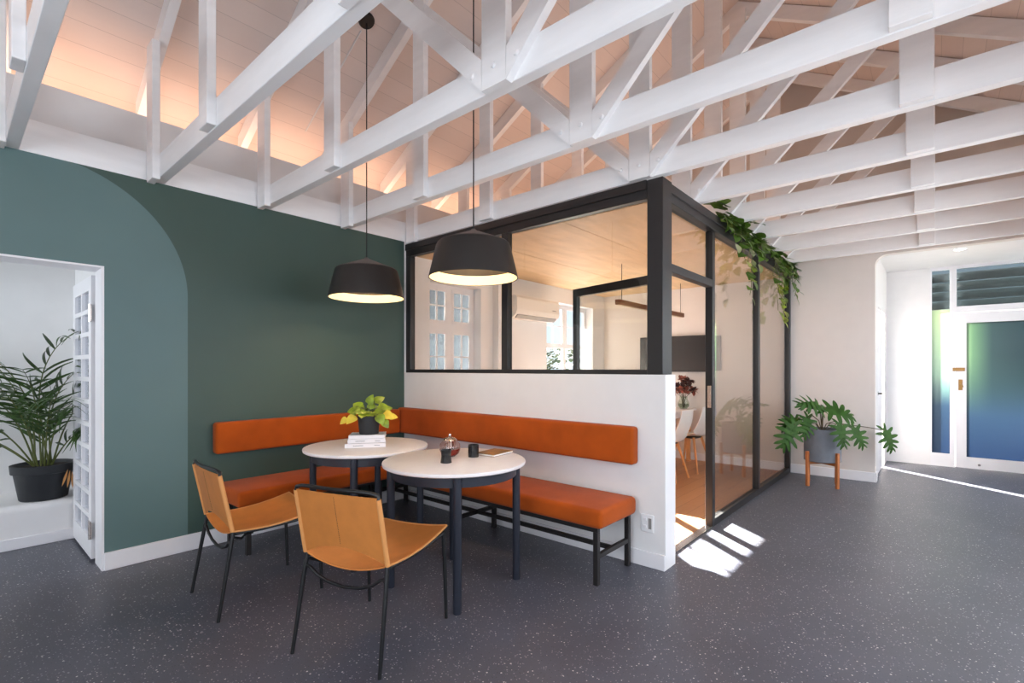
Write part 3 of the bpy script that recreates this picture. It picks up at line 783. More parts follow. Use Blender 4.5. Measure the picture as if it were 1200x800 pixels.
# ================================================================== SLING CHAIRS
def make_chair():
    c = thing('leather_chair', '', 'chair', group='tan leather chairs')
    hw = 0.232
    # back: from (x=-.165,z=.43) to (-.32,.775)
    def back(u, v):
        y = (u * 2 - 1) * hw
        arch = 0.06 * (1 - (2 * u - 1) ** 2)
        z0 = 0.445 + arch
        z = z0 + (0.752 - z0) * v
        k = (z - 0.445) / 0.307
        return (-0.205 - 0.062 * k - 0.012 * (1 - (2 * u - 1) ** 2), y * (1 - 0.01 * v), z)
    bm = B(); shell(bm, back, 14, 10, 0.006); bk = link('backrest', bm, LEATHER, c, 60)
    for s in (0, 1):
        bm = B(); tube(bm, [Vector(back(s, k / 6 * 0.985)) for k in range(7)], 0.0115, 10); link('edge_piping', bm, LEATHER_EDGE, bk, 60)
    bm = B()
    for k in range(24):
        v = 0.06 + 0.9 * k / 24
        p = Vector(back(0.5, v)); q = Vector(back(0.5, v + 0.02)); tube(bm, [p + Vector((-0.004, 0, 0)), q + Vector((-0.004, 0, 0))], 0.0012, 5)
    link('seam', bm, STEM_BROWN, bk)
    def seat(u, v):
        y = (u * 2 - 1) * (hw + 0.012 * v)
        x = -0.208 + 0.488 * v
        z = 0.445 + 0.035 * v ** 2 - 0.045 * (1 - (2 * u - 1) ** 2) * (1 - 0.6 * v) - 0.016 * math.sin(PI * v)
        return (x, y, z)
    bm = B(); shell(bm, seat, 14, 14, 0.006); st = link('seat', bm, LEATHER, c, 60)
    bm = B()
    for s in (0, 1): tube(bm, [Vector(seat(s, k / 8)) for k in range(9)], 0.006, 6)
    tube(bm, [Vector(seat(k / 10, 1)) for k in range(11)], 0.007, 6)
    link('edge_piping', bm, LEATHER_EDGE, st, 60)
    # frame tubes
    r = 0.0088
    bm = B()
    top = [Vector(back(0, v)) + Vector((0.0, 0.0, -0.002)) for v in (0, 0.33, 0.66, 0.98)]
    bow = []
    for k in range(13):
        u = k / 12; a = 2 * u - 1
        bow.append(Vector((-0.262 - 0.03 * (1 - a * a), a * (hw - 0.004), 0.762 + 0.014 * (1 - abs(a) ** 6))))
    right = [Vector(back(1, v)) + Vector((0.0, 0.0, -0.002)) for v in (0.98, 0.66, 0.33, 0)]
    tube(bm, top + bow + right, r, 8); link('back_frame', bm, BLACK_TUBE, c, 60)
    bm = B()
    for s in (-1, 1):
        tube(bm, [(-0.195, s * (hw - 0.008), 0.428), (-0.05, s * (hw - 0.004), 0.425), (0.12, s * (hw + 0.002), 0.432), (0.255, s * (hw + 0.006), 0.448)], r, 8)
    tube(bm, [(0.262, -hw - 0.004, 0.449), (0.262, 0, 0.432), (0.262, hw + 0.004, 0.449)], 0.008, 8)
    link('seat_frame', bm, BLACK_TUBE, c, 60)
    for s in (-1, 1):
        bm = B(); tube(bm, [(0.255, s * (hw + 0.006), 0.452), (0.262, s * (hw + 0.012), 0.25), (0.272, s * 0.246, 0.004), (0.272, s * 0.246, 0)], [0.0105, 0.0105, 0.009, 0.009], 10); link('leg', bm, BLACK_TUBE, c, 60)
        bm = B(); tube(bm, [(-0.2, s * (hw - 0.006), 0.44), (-0.218, s * (hw), 0.34), (-0.275, s * 0.243, 0.004), (-0.275, s * 0.243, 0)], [0.0105, 0.0105, 0.009, 0.009], 10); link('leg', bm, BLACK_TUBE, c, 60)
    bm = B(); tube(bm, [(-0.212, s_ * (hw - 0.004), z_) for s_, z_ in ((-1, 0.372), (-0.94, 0.385), (-0.86, 0.378), (-0.7, 0.352), (-0.4, 0.328), (0, 0.318), (0.4, 0.328), (0.7, 0.352), (0.86, 0.378), (0.94, 0.385), (1, 0.372))], 0.008, 8); link('stretcher', bm, BLACK_TUBE, c, 60)
    for s in (-1, 1):
        bm = B(); tube(bm, [(-0.198, s * (hw - 0.012), 0.41), (-0.15, s * (hw - 0.045), 0.385), (-0.12, s * (hw - 0.06), 0.40), (-0.10, s * (hw - 0.02), 0.412)], 0.007, 6); link('bracket', bm, BLACK_TUBE, c, 60)
    return c
cf = make_chair(); cf.location = (1.378, 2.083, 0); cf.rotation_euler = (0, 0, math.radians(18.4)); cf['label'] = 'tan leather sling chair with its back to the viewer, at the teapot table'
dup(cf, (1.205, 3.018, 0), math.radians(-2.5), 'tan leather sling chair beside the green wall, at the table with books')

# ================================================================== TABLE-TOP THINGS
ZT = 0.75
tp = thing('glass_teapot', 'round glass teapot of red tea with a steel lid, on the front table', 'teapot', (2.085, 2.32, ZT)); tp.scale = (1.08, 1.08, 1.0)
bm = B(); lathe(bm, [(0, 0.001), (0.034, 0.001), (0.052, 0.018), (0.062, 0.045), (0.058, 0.075), (0.042, 0.097), (0.036, 0.102)], 32); body = link('body', bm, POT_GLASS, tp, 60)
bm = B(); lathe(bm, [(0, 0.003), (0.032, 0.003), (0.050, 0.019), (0.0595, 0.045), (0.0595, 0.048), (0, 0.048)], 32); link('tea', bm, TEA, tp, 60)
bm = B(); lathe(bm, [(0.040, 0.099), (0.041, 0.104), (0.030, 0.114), (0.012, 0.120), (0.006, 0.124), (0.009, 0.132), (0.006, 0.140), (0, 0.141)], 24); lathe(bm, [(0.0, 0.05), (0.022, 0.052), (0.022, 0.099), (0.0, 0.1)], 20); link('lid', bm, CHROME, tp, 50)
bm = B(); tube(bm, [(0.05, 0.03, 0.03), (0.075, 0.045, 0.055), (0.088, 0.052, 0.085), (0.096, 0.056, 0.092)], [0.012, 0.009, 0.007, 0.006], 10); link('spout', bm, POT_GLASS, tp, 60)
bm = B(); tube(bm, [(-0.045, -0.027, 0.09), (-0.075, -0.045, 0.088), (-0.088, -0.053, 0.06), (-0.075, -0.045, 0.035), (-0.052, -0.031, 0.03)], 0.005, 8); link('handle', bm, POT_GLASS, tp, 60)
def cup(loc, waist, label):
    c = thing('black_cup', label, 'cup', loc, 0, 'small black cups')
    h, r = 0.076, 0.033
    pr = [(0, 0.0), (r, 0.0), (r * 1.0, 0.004), (r * waist, h * 0.5), (r * (waist + 1) / 2, h * 0.85), (r * 0.98, h), (r * 0.88, h), (r * waist * 0.88, h * 0.5), (r * 0.85, 0.008), (0, 0.008)]
    bm = B(); lathe(bm, pr, 28); link('body', bm, CERAMIC, c, 50)
    bm = B(); lathe(bm, [(r * 0.99 * (waist + 1) / 2, h * 0.90), (r * 1.03 * (waist + 1.02) / 2, h * 0.915), (r * 0.99, h * 0.93)], 28); link('rim_band', bm, BLACK_TUBE, c, 50)
cup((1.925, 2.175, ZT), 0.84, 'small waisted black cup standing in front of the glass teapot')
cup((2.165, 2.19, ZT), 1.0, 'small straight black cup between the teapot and the notebook')
nb = thing('notebook', 'small brown covered notebook lying on the front table', 'notebook', (2.33, 2.165, ZT), math.radians(-84))
box_ = (-0.075, 0.075, -0.105, 0.105)
part('pages', PAPER, nb, (-0.073, 0.073, -0.102, 0.102, 0.002, 0.012), bev=0.001)
part('cover', NOTE_BROWN, nb, (-0.075, 0.075, -0.105, 0.105, 0.012, 0.015), (-0.075, 0.075, -0.105, 0.105, 0, 0.002), (-0.0765, -0.0745, -0.105, 0.105, 0.0, 0.015), bev=0.0008)
# books
BK = (1.985, 3.10); BA = math.radians(-37)
specs = [(0.275, 0.20, 0.028, 0.0, 0, BOOK_WHITE, 'thick white book at the bottom of the stack of three'),
         (0.255, 0.185, 0.028, 0.012, 1.5, BOOK_WHITE, 'white book with a red cover edge in the middle of the stack'),
         (0.245, 0.18, 0.024, 0.02, -2, BOOK_WHITE, 'white book on top of the stack, under the plant pot')]
z = ZT
for i, (w, dpt, h, off, rot, m, lab) in enumerate(specs):
    a = BA + math.radians(rot)
    bk = thing('book', lab, 'book', (BK[0] + off * 0.8, BK[1] + off * 0.2, z), a, 'white books under the plant')
    part('pages', BOOK_RED if i == 1 else PAPER, bk, (-w / 2 + 0.004, w / 2 - 0.003, -dpt / 2 + 0.002, dpt / 2 - 0.003, 0.003, h - 0.003), bev=0)
    part('cover', BOOK_RED if i == 1 else m, bk, (-w / 2, w / 2, -dpt / 2, dpt / 2, 0, 0.003), bev=0.0005)
    part('spine', BOOK_WHITE, bk, (-w / 2, w / 2, -dpt / 2 - 0.002, -dpt / 2 + 0.001, 0, h), bev=0.0005)
    part('cover', m, bk, (-w / 2, w / 2, -dpt / 2, dpt / 2, h - 0.003, h), bev=0.0005)
    if i < 2: part('spine_print', GREY_PANEL, bk, (-w * 0.30, -w * 0.05, -dpt / 2 - 0.0025, -dpt / 2 - 0.0018, h * 0.42, h * 0.56), (w * 0.22, w * 0.36, -dpt / 2 - 0.0025, -dpt / 2 - 0.0018, h * 0.42, h * 0.56), bev=0)
    z += h + 0.0012
ZB = z - 0.0012
# potted pothos on the books
pp = thing('potted_pothos', 'lime green trailing houseplant in a small black pot on the books', 'plant', (2.0, 3.09, ZB)); pp.scale = (1.1, 1.1, 1.1)
bm = B(); lathe(bm, [(0, 0), (0.058, 0), (0.061, 0.004), (0.072, 0.118), (0.066, 0.118), (0.062, 0.1), (0, 0.1)], 36); link('pot', bm, POT_BLACK, pp, 40)
bm = B(); lathe(bm, [(0, 0.104), (0.03, 0.106), (0.0625, 0.101)], 24); link('soil', bm, SOIL, pp)
rnd = random.Random(11)
RV = Vector((0.654, -0.757, 0)); FV = Vector((0.757, 0.654, 0))      # across / away as the photo looks
stems, lf_, ly_ = B(), B(), B()
def pleaf(bm, off, d, L, droop=0.9):
    p = Vector(off); d = Vector(d)
    tube(stems, [(p.x * 0.15, p.y * 0.15, 0.10), (p.x * 0.55, p.y * 0.55, max(0.12, p.z * 0.8 + 0.03)), p], 0.0022, 5)
    leaf(bm, p, d, (-0.55, -0.5, 0.7), L * 0.88, heart, 8, droop * 0.7, 0.12)
hv = lambda r, u, f=0.0: tuple(RV * r + FV * f + Vector((0, 0, u)))
for r, u, f, dr, du, df, L, yl in ((-0.05, 0.17, 0, -0.7, 0.5, 0.1, 0.085, 0), (-0.09, 0.15, 0.02, -0.8, 0.1, 0, 0.08, 0), (-0.07, 0.12, -0.05, -0.5, -0.3, -0.6, 0.09, 1), (-0.14, 0.10, 0.0, -0.6, -0.3, -0.3, 0.07, 1),
                           (0.0, 0.19, 0, 0.2, 0.7, -0.3, 0.085, 0), (0.03, 0.20, 0.03, 0.5, 0.5, 0.2, 0.09, 0), (0.06, 0.17, -0.02, 0.7, 0.2, -0.2, 0.09, 0), (0.09, 0.13, 0, 0.8, -0.1, -0.3, 0.095, 1),
                           (0.075, 0.13, -0.05, 0.5, -0.7, -0.4, 0.085, 0), (0.12, 0.11, 0.02, 0.8, 0.1, 0.1, 0.075, 1), (-0.01, 0.13, -0.06, 0.0, 0.1, -0.9, 0.085, 0), (0.03, 0.14, -0.06, 0.3, 0.1, -0.8, 0.08, 0),
                           (-0.03, 0.15, 0.06, -0.2, 0.4, 0.8, 0.08, 0), (0.05, 0.15, 0.07, 0.4, 0.3, 0.8, 0.08, 0), (-0.04, 0.14, -0.03, -0.3, 0.2, -0.7, 0.075, 0), (0.01, 0.16, 0.0, 0.1, 0.9, 0.1, 0.07, 0), (-0.06, 0.16, 0.03, -0.5, 0.3, 0.5, 0.08, 0), (0.08, 0.15, 0.05, 0.7, 0.4, 0.4, 0.08, 0), (0.10, 0.09, -0.03, 0.6, -0.6, -0.3, 0.07, 0)):
    pleaf(ly_ if yl else lf_, hv(r, u, f), hv(dr, du, df), L)
for k in range(22):
    a = rnd.uniform(0, 2 * PI); r = rnd.uniform(0.02, 0.085); u = rnd.uniform(0.125, 0.175) - 0.25 * max(0, r - 0.05)
    pleaf(lf_, (r * math.cos(a), r * math.sin(a), u), (math.cos(a), math.sin(a), rnd.uniform(-0.6, 0.5)), rnd.uniform(0.05, 0.075))
link('stems', stems, STEM, pp); link('leaves', lf_, LEAF_LIME, pp, 60); link('yellow_leaves', ly_, LEAF_YELLOW, pp, 60)

# ================================================================== PENDANT LAMPS
def make_pendant(loc, zr, label):
    """loc = rim centre"""
    x, y = loc
    t = thing('pendant_lamp', label, 'pendant lamp', (x, y, zr), 0, 'black pendant lamps over the tables')
    R, r2, H = 0.284, 0.226, 0.225
    bm = B(); lathe(bm, [(R, 0), (R - 0.001, 0.005), (r2 + 0.012, H - 0.03), (r2 + 0.003, H - 0.008), (r2 - 0.008, H), (r2 - 0.012, H - 0.004), (r2, H - 0.03), (R - 0.006, 0.003), (R, 0)], 64); s = link('shade', bm, LAMP_BLACK, t, 30)
    bm = B(); lathe(bm, [(R - 0.007, 0.002), (r2 + 0.004, H - 0.035), (r2 - 0.02, H - 0.012), (0.03, H - 0.004), (0, H - 0.003)], 64); link('shade_lining', bm, LAMP_IN, s, 60)
    bm = B(); lathe(bm, [(r2 - 0.006, H), (0.07, H + 0.058), (0.02, H + 0.078), (0.012, H + 0.088), (0, H + 0.089)], 64); link('cone_cap', bm, LAMP_CAP, t, 40)
    bm = B(); lathe(bm, [(0, 0.09), (0.03, 0.10), (0.042, 0.125), (0.035, 0.155), (0.018, 0.175), (0.018, 0.21), (0, 0.21)], 24); link('bulb', bm, BULB, t, 60)
    zt = ZC(y) - zr
    bm = B(); tube(bm, [(0, 0, H + 0.085), (0, 0, zt)], 0.0045, 6); link('cord', bm, CORD, t)
    bm = B(); lathe(bm, [(0, 0.03), (0.06, 0.03), (0.062, 0.0), (0.055, -0.012), (0.012, -0.016), (0, -0.016)], 32, mtx=Matrix.Translation((0, 0, zt - 0.02)) @ Matrix.Rotation(-math.atan(SL), 4, 'X')); link('canopy', bm, LAMP_BLACK, t, 40)
make_pendant((2.125, 3.315), 1.842, 'black drum pendant lamp in front of the dark green wall, over the books')
make_pendant((2.20, 2.225), 1.875, 'black drum pendant lamp in front of the glazing, over the teapot')

# ================================================================== PALM
pm = thing('potted_palm', 'tall palm in a black plastic pot on the white plinth through the doorway', 'palm', (0.50, 5.19, 0.31))
bm = B(); lathe(bm, [(0, 0), (0.135, 0), (0.14, 0.006), (0.17, 0.20), (0.185, 0.205), (0.19, 0.265), (0.178, 0.268), (0.165, 0.24), (0, 0.24)], 40); link('pot', bm, POT_BLACK, pm, 35)
bm = B(); lathe(bm, [(0, 0.25), (0.08, 0.252), (0.165, 0.242)], 30); link('soil', bm, SOIL, pm)
def frond(bs, bl, az, lean, L, bend, n=13, ll=0.32):
    d = Vector((math.cos(az), math.sin(az), 0)); pts = []
    p = Vector((0.05 * math.cos(az), 0.05 * math.sin(az), 0.24)); a = lean
    N = 18
    for k in range(N + 1):
        pts.append(p.copy()); a2 = a + bend * (k / N) ** 2.0
        p = p + (d * math.sin(a2) + Vector((0, 0, 1)) * math.cos(a2)) * (L / N)
        p.x = min(p.x, 0.19); p.y = min(p.y, 0.34)
    tube(bs, pts, [0.007 * (1 - 0.8 * k / N) for k in range(N + 1)], 6)
    side = Vector((-d.y, d.x, 0))
    for k in range(n):
        f = 0.34 + 0.66 * k / (n - 1); i = f * N; i0 = min(int(i), N - 1); q = pts[i0].lerp(pts[i0 + 1], i - i0)
        t = (pts[i0 + 1] - pts[i0]).normalized(); upv = side.cross(t); upv = upv if upv.z > 0 else -upv
        Lk = ll * (0.55 + 0.45 * math.sin(PI * (0.15 + 0.75 * k / (n - 1))))
        for s in (-1, 1):
            dd = t * 0.75 + side * s * 0.8 + upv * 0.15 + Vector((rnd.uniform(-.3, .3), rnd.uniform(-.3, .3), rnd.uniform(-.35, .15)))
            tip = q + dd.normalized() * Lk
            if tip.x > 0.215 or q.x > 0.2 or tip.y > 0.37 or q.y > 0.36: continue
            leaf(bl, q, dd, upv, Lk, lambda t: 0.032 * math.sin(PI * max(t, 0.02) ** 0.6) + 0.003, 6, rnd.uniform(0.5, 1.2), 0.1)
rnd = random.Random(5)
for az, lean, L, bend in ((-PI * 0.30, -0.26, 1.30, 2.0), (-PI * 0.2, -0.08, 0.95, 1.5), (PI * 0.98, 0.0, 1.15, 1.5), (PI * 0.95, 0.08, 1.15, 1.25), (PI * 0.8, 0.3, 0.95, 1.4), (-PI * 0.75, 0.25, 0.95, 1.3), (-PI * 0.5, 0.35, 0.8, 1.3), (-PI * 0.16, 0.22, 0.85, 1.2), (PI * 1.12, 0.5, 0.8, 1.7),
                          (PI * 0.5, 0.1, 0.5, 0.6), (-PI * 0.9, 0.7, 0.75, 1.7), (-PI * 0.25, 0.5, 0.55, 1.5), (-PI * 0.62, 0.12, 0.85, 1.0), (PI * 0.9, 0.75, 0.7, 1.7), (-PI * 0.4, 0.25, 0.7, 1.6)):
    bs, bl = B(), B(); frond(bs, bl, az, lean, L, bend); f = link('frond', bs, STEM, pm, 60); link('leaflets', bl, LEAF_PALM, f, 60)
bm = B()
for k in range(5):
    leaf(bm, (0.12 + 0.012 * k, -0.15, 0.22 - 0.01 * k), (0.15 * (k - 2), -0.25, -1), (0, -1, 0), 0.13, lambda t: 0.06 * math.sin(PI * t), 5, 0.1)
link('dry_leaves', bm, LEAF_DRY, pm)

# ================================================================== PLANTER WITH SPLIT-LEAF PLANT
pg = thing('plant_stand', 'small wooden four legged plant stand under the grey pot', 'plant stand', (6.43, 0.965, 0), math.radians(8.5))
rp = 0.182
for k in range(4):
    a = k * PI / 2 + PI / 4
    bm = B(); x, y = (rp + 0.016) * math.cos(a), (rp + 0.016) * math.sin(a)
    obox(bm, (x * 0.985, y * 0.985, 0), (x, y, 0.385), 0.032, 0.032, (math.cos(a), math.sin(a), 0), 0.004); link('leg', bm, OAK, pg)
for a in (PI / 4, 3 * PI / 4):
    bm = B(); obox(bm, (-(rp - 0.002) * math.cos(a), -(rp - 0.002) * math.sin(a), 0.255 if a < 1 else 0.255), ((rp - 0.002) * math.cos(a), (rp - 0.002) * math.sin(a), 0.255), 0.03, 0.03 if a < 1 else 0.024, (0, 0, 1), 0.003); link('cross_brace', bm, OAK, pg)
ph_ = thing('split_leaf_plant', 'split leaf plant with spreading lobed leaves in a grey pot on a wooden stand', 'plant', (6.43, 0.965, 0.272))
bm = B(); lathe(bm, [(0, 0), (rp - 0.012, 0), (rp - 0.002, 0.006), (rp - 0.001, 0.36), (rp - 0.014, 0.36), (rp - 0.02, 0.31), (0, 0.31)], 48); link('pot', bm, POT_GREY, ph_, 40)
bm = B(); lathe(bm, [(0, 0.32), (0.1, 0.322), (rp - 0.02, 0.312)], 30); link('soil', bm, SOIL, ph_)
# (across, up, towards viewer) of the leaf base, leaf direction, length
def split_leaf(bm, base, d, up, L, droop):
    """deeply cut blade: midrib strip plus pairs of tapering lobes"""
    d = Vector(d).normalized(); up = Vector(up); up = (up - d * up.dot(d)).normalized(); s = d.cross(up)
    p = Vector(base); N = 6
    leaf(bm, p, d, up, L, lambda t: 0.24 * min(1, 0.35 + 4 * t) * (1 - t) ** 0.8 + 0.012, 12, droop, 0.05)
    for i in range(N):
        t = 0.02 + 0.80 * i / (N - 1); a = droop * t
        q = p + d * (L * t * math.cos(a / 2)) - up * (L * t * math.sin(a / 2))
        ang = math.radians((150, 112, 84, 64, 46, 30)[i]); ll = L * (0.42, 0.52, 0.55, 0.52, 0.44, 0.34)[i]
        dd = d * math.cos(a) - up * math.sin(a)
        for sg in (-1, 1):
            v = dd * math.cos(ang) + s * sg * math.sin(ang) + up * 0.12
            leaf(bm, q, v, up, ll, lambda t: 0.155 * (1.1 - 0.3 * t) * (1 - t ** 7), 9, 0.40, 0.05)
    return bm
LV = ((-0.05, 0.60, -0.05, -0.85, 0.28, -0.3, 0.33), (0.03, 0.575, -0.02, 0.95, -0.10, -0.15, 0.36), (-0.22, 0.49, -0.10, -0.35, -0.75, -0.45, 0.26), (-0.40, 0.42, -0.15, -0.55, -0.80, -0.35, 0.34),
      (0.03, 0.43, -0.24, 0.05, -0.95, -0.5, 0.27), (0.26, 0.38, -0.12, 0.45, -0.85, -0.4, 0.26), (0.66, 0.345, -0.05, 0.35, -0.9, -0.3, 0.27), (-0.02, 0.57, 0.10, -0.2, 0.3, 0.9, 0.28), (-0.31, 0.47, -0.04, -0.9, -0.3, -0.4, 0.26))
for r, u, f, dr, du, df, L in LV:
    bm = B(); p = RV * r + FV * f + Vector((0, 0, u)); dv = RV * dr + FV * df + Vector((0, 0, du))
    tube(bm, [(0, 0, 0.31), tuple(Vector((p.x * 0.25, p.y * 0.25, max(0.42, u * 0.92)))), tuple(Vector((p.x * 0.75, p.y * 0.75, u + 0.03))), tuple(p)], 0.005, 6)
    stx = link('leaf_stem', bm, STEM_BROWN, ph_, 60)
    bm = B(); upv = Vector((0, 0, 0.7)) - FV * 0.8 if abs(dv.normalized().z) < 0.5 else (-FV + Vector((0, 0, 0.4)))
    split_leaf(bm, p, dv, upv, L * 0.9, 0.5); link('leaf_blade', bm, LEAF_DARK, stx, 80)

# ================================================================== TRAILING VINES ON THE PARTITION
def vine(name, label, starts, seed):
    rr = random.Random(seed); t = thing(name, label, 'vine', (starts[0][0], 1.41, 2.555))
    bs, bl, by = B(), B(), B()
    o = Vector(t.location)
    for (x, hang, lead) in starts:
        # runs along the rail, then drops in front of the glass
        pts = [Vector((x + rr.uniform(-.1, .1), 1.43, 2.56)), Vector((x, 1.36, 2.60)), Vector((x + lead * 0.4, 1.315, 2.54))]
        n = max(2, int(hang / 0.06))
        for k in range(1, n + 1): pts.append(Vector((x + lead * (0.4 + 0.6 * k / n) + rr.uniform(-.02, .02), 1.315 + rr.uniform(-.02, .01), 2.54 - hang * k / n)))
        tube(bs, [p - o for p in pts], 0.003, 5)
        for i, p in enumerate(pts[1:]):
            for q in range(1 if i > 2 else 2):
                a = rr.uniform(-PI, 0); d = Vector((math.cos(a), math.sin(a) * 0.6, rr.uniform(-0.9, 0.1)))
                leaf(by if i > 4 and rr.random() < 0.6 else bl, p - o + d * 0.02, d, Vector((0, -0.6, 0.8)), rr.uniform(0.075, 0.12), heart, 6, 0.5, 0.1)
    link('young_leaves', by, LEAF_LIME, t, 60)
    return t, bs, bl, o, rr
def bush(bl, o, rr, x0, x1, n, zlo=2.53, zhi=2.78):
    for k in range(n):
        x = rr.uniform(x0, x1); p = Vector((x, rr.uniform(1.30, 1.46), rr.uniform(zlo, zhi)))
        if p.y > 1.34 and p.z < 2.57: p.z = rr.uniform(2.58, zhi)
        if p.z > 2.56 and any(abs(x - tx - 0.01) < 0.12 for tx in TX): p.z = min(p.z, 2.57); p.y = min(p.y, 1.33)
        a = rr.uniform(-PI, PI); d = Vector((math.cos(a), math.sin(a) * 0.7 - 0.3, rr.uniform(-0.7, 0.6)))
        leaf(bl, p - o, d, Vector((0, -0.5, 0.9)), rr.uniform(0.08, 0.135), heart, 6, 0.6, 0.1)
st1 = [(4.25 + 0.115 * k, h, ld) for k, (h, ld) in enumerate(((0.06, 0), (0.1, .03), (0.15, 0), (0.12, .05), (0.25, 0.05), (0.55, 0.1), (0.40, 0.02), (0.15, 0), (0.2, .05), (0.1, 0), (0.1, 0.05)))]
t, bs, bl, o, rr = vine('trailing_vine', 'green leafy vine bushing over the black top rail beside the doorway', st1, 21)
bush(bl, o, rr, 4.2, 4.75, 70, 2.54, 2.80); bush(bl, o, rr, 4.75, 5.4, 55, 2.54, 2.74)
link('stems', bs, STEM, t); link('leaves', bl, LEAF_VINE, t, 60)
st2 = [(5.80 + 0.115 * k, h, ld) for k, (h, ld) in enumerate(((0.25, 0), (0.6, .05), (0.45, 0), (0.7, .03), (0.4, 0), (0.3, 0.0), (0.2, 0), (0.2, 0), (0.3, 0.05), (0.35, 0.0)))]
t, bs, bl, o, rr = vine('trailing_vine', 'green leafy vine hanging at the far end of the black top rail', st2, 22)
bush(bl, o, rr, 5.62, 6.3, 66, 2.5, 2.78); bush(bl, o, rr, 6.5, 6.9, 24, 2.3, 2.66)
link('stems', bs, STEM, t); link('leaves', bl, LEAF_VINE, t, 60)

# ================================================================== MEETING ROOM CONTENTS
ac = thing('air_conditioner', 'white wall mounted air conditioner high on the meeting room wall', 'air conditioner', (4.98, YA, 1.93))
bm = B(); prism(bm, [(0, 0), (-0.13, 0), (-0.20, 0.05), (-0.215, 0.10), (-0.21, 0.24), (-0.19, 0.27), (0, 0.27)], 'X', -0.44, 0.44); link('body', bm, AC_WHITE, ac)
bm = B(); obox(bm, (-0.40, -0.168, 0.018), (0.40, -0.168, 0.018), 0.012, 0.06, (0, -0.72, 0.7)); link('air_flap', bm, GREY_PANEL, ac)
bm = B(); box(bm, 0.28, 0.36, -0.218, -0.213, 0.13, 0.14); link('display', bm, GREY_PANEL, ac)
tv = thing('wall_screen', 'black flat screen on the far meeting room wall', 'screen', (XF, 2.85, 1.515))
part('panel', SCREEN, tv, (-0.06, -0.025, -0.545, 0.545, -0.25, 0.25), bev=0.006)
part('bezel', BLACK_FRAME, tv, (-0.064, -0.058, -0.55, 0.55, -0.258, -0.244), (-0.064, -0.058, -0.55, 0.55, 0.244, 0.256), (-0.064, -0.058, -0.55, -0.54, -0.25, 0.25), (-0.064, -0.058, 0.54, 0.55, -0.25, 0.25), bev=0.001)
part('wall_bracket', GREY_PANEL, tv, (-0.026, 0, -0.62, 0.2, -0.24, 0.24), bev=0.002)
bl_ = thing('bar_pendant_lamp', 'slim wooden bar pendant lamp hung over the meeting table', 'pendant lamp', (5.68, 2.62, 2.0))
part('bar', DARKWOOD, bl_, (-0.90, 0.90, -0.03, 0.03, 0, 0.055), bev=0.003)
part('light_strip', BAR_LED, bl_, (-0.86, 0.86, -0.015, 0.015, -0.004, 0.0005), bev=0)
for x in (-0.80, 0.84):
    bm = B(); tube(bm, [(x, 0, 0.05), (x, 0, 0.455)], 0.0035, 6); link('cord', bm, CORD, bl_)
mt = thing('meeting_table', 'pale meeting room table pushed up to the far wall', 'table', (6.0, 3.0, 0.008))
part('tabletop', TABLE_TOP, mt, (-0.9, 0.93, -0.45, 0.45, 0.71, 0.735), bev=0.004)
for x in (-0.8, 0.83):
    for y in (-0.37, 0.37): part('leg', BEECH, mt, (x - 0.025, x + 0.025, y - 0.025, y + 0.025, 0, 0.71), bev=0.004)
part('apron', TABLE_TOP, mt, (-0.8, 0.83, -0.385, -0.365, 0.63, 0.71), (-0.8, 0.83, 0.365, 0.385, 0.63, 0.71), bev=0.002)
vs = thing('flower_vase', 'glass vase of reddish dried flowers on the meeting table', 'vase', (6.78, 2.68, 0.743))
bm = B(); lathe(bm, [(0, 0.003), (0.05, 0.003), (0.075, 0.04), (0.078, 0.08), (0.05, 0.14), (0.055, 0.17)], 28); link('vase', bm, mat_glass('vase_glass', (0.8, 0.85, 0.78, 1), 1.5), vs, 60)
bm = B(); lathe(bm, [(0, 0.006), (0.048, 0.006), (0.072, 0.04), (0.073, 0.07), (0, 0.07)], 24); link('water', bm, mat_glass('vase_water', (0.7, 0.74, 0.66, 1), 1.33), vs, 60)
rnd = random.Random(9); sb, f1, f2 = B(), B(), B()
for k in range(16):
    a = rnd.random() * 2 * PI; r = rnd.uniform(0.04, 0.19); z = rnd.uniform(0.24, 0.42)
    p = Vector((r * math.cos(a), r * math.sin(a), z)); tube(sb, [(0.01 * math.cos(a), 0.01 * math.sin(a), 0.02), (0.03 * math.cos(a), 0.03 * math.sin(a), 0.16), p], 0.003, 5)
    for q in range(14):
        dv = Vector((rnd.gauss(0, 1), rnd.gauss(0, 1), rnd.gauss(0.4, 1))); leaf(f2 if k % 3 == 0 else f1, p, dv, (0.3, 0.2, 1), rnd.uniform(0.05, 0.09), lambda t: 0.3 * math.sin(PI * t), 3, 0.5)
link('stems', sb, STEM_BROWN, vs); link('blooms', f1, FLOWER, vs); link('dark_blooms', f2, FLOWER_DARK, vs)
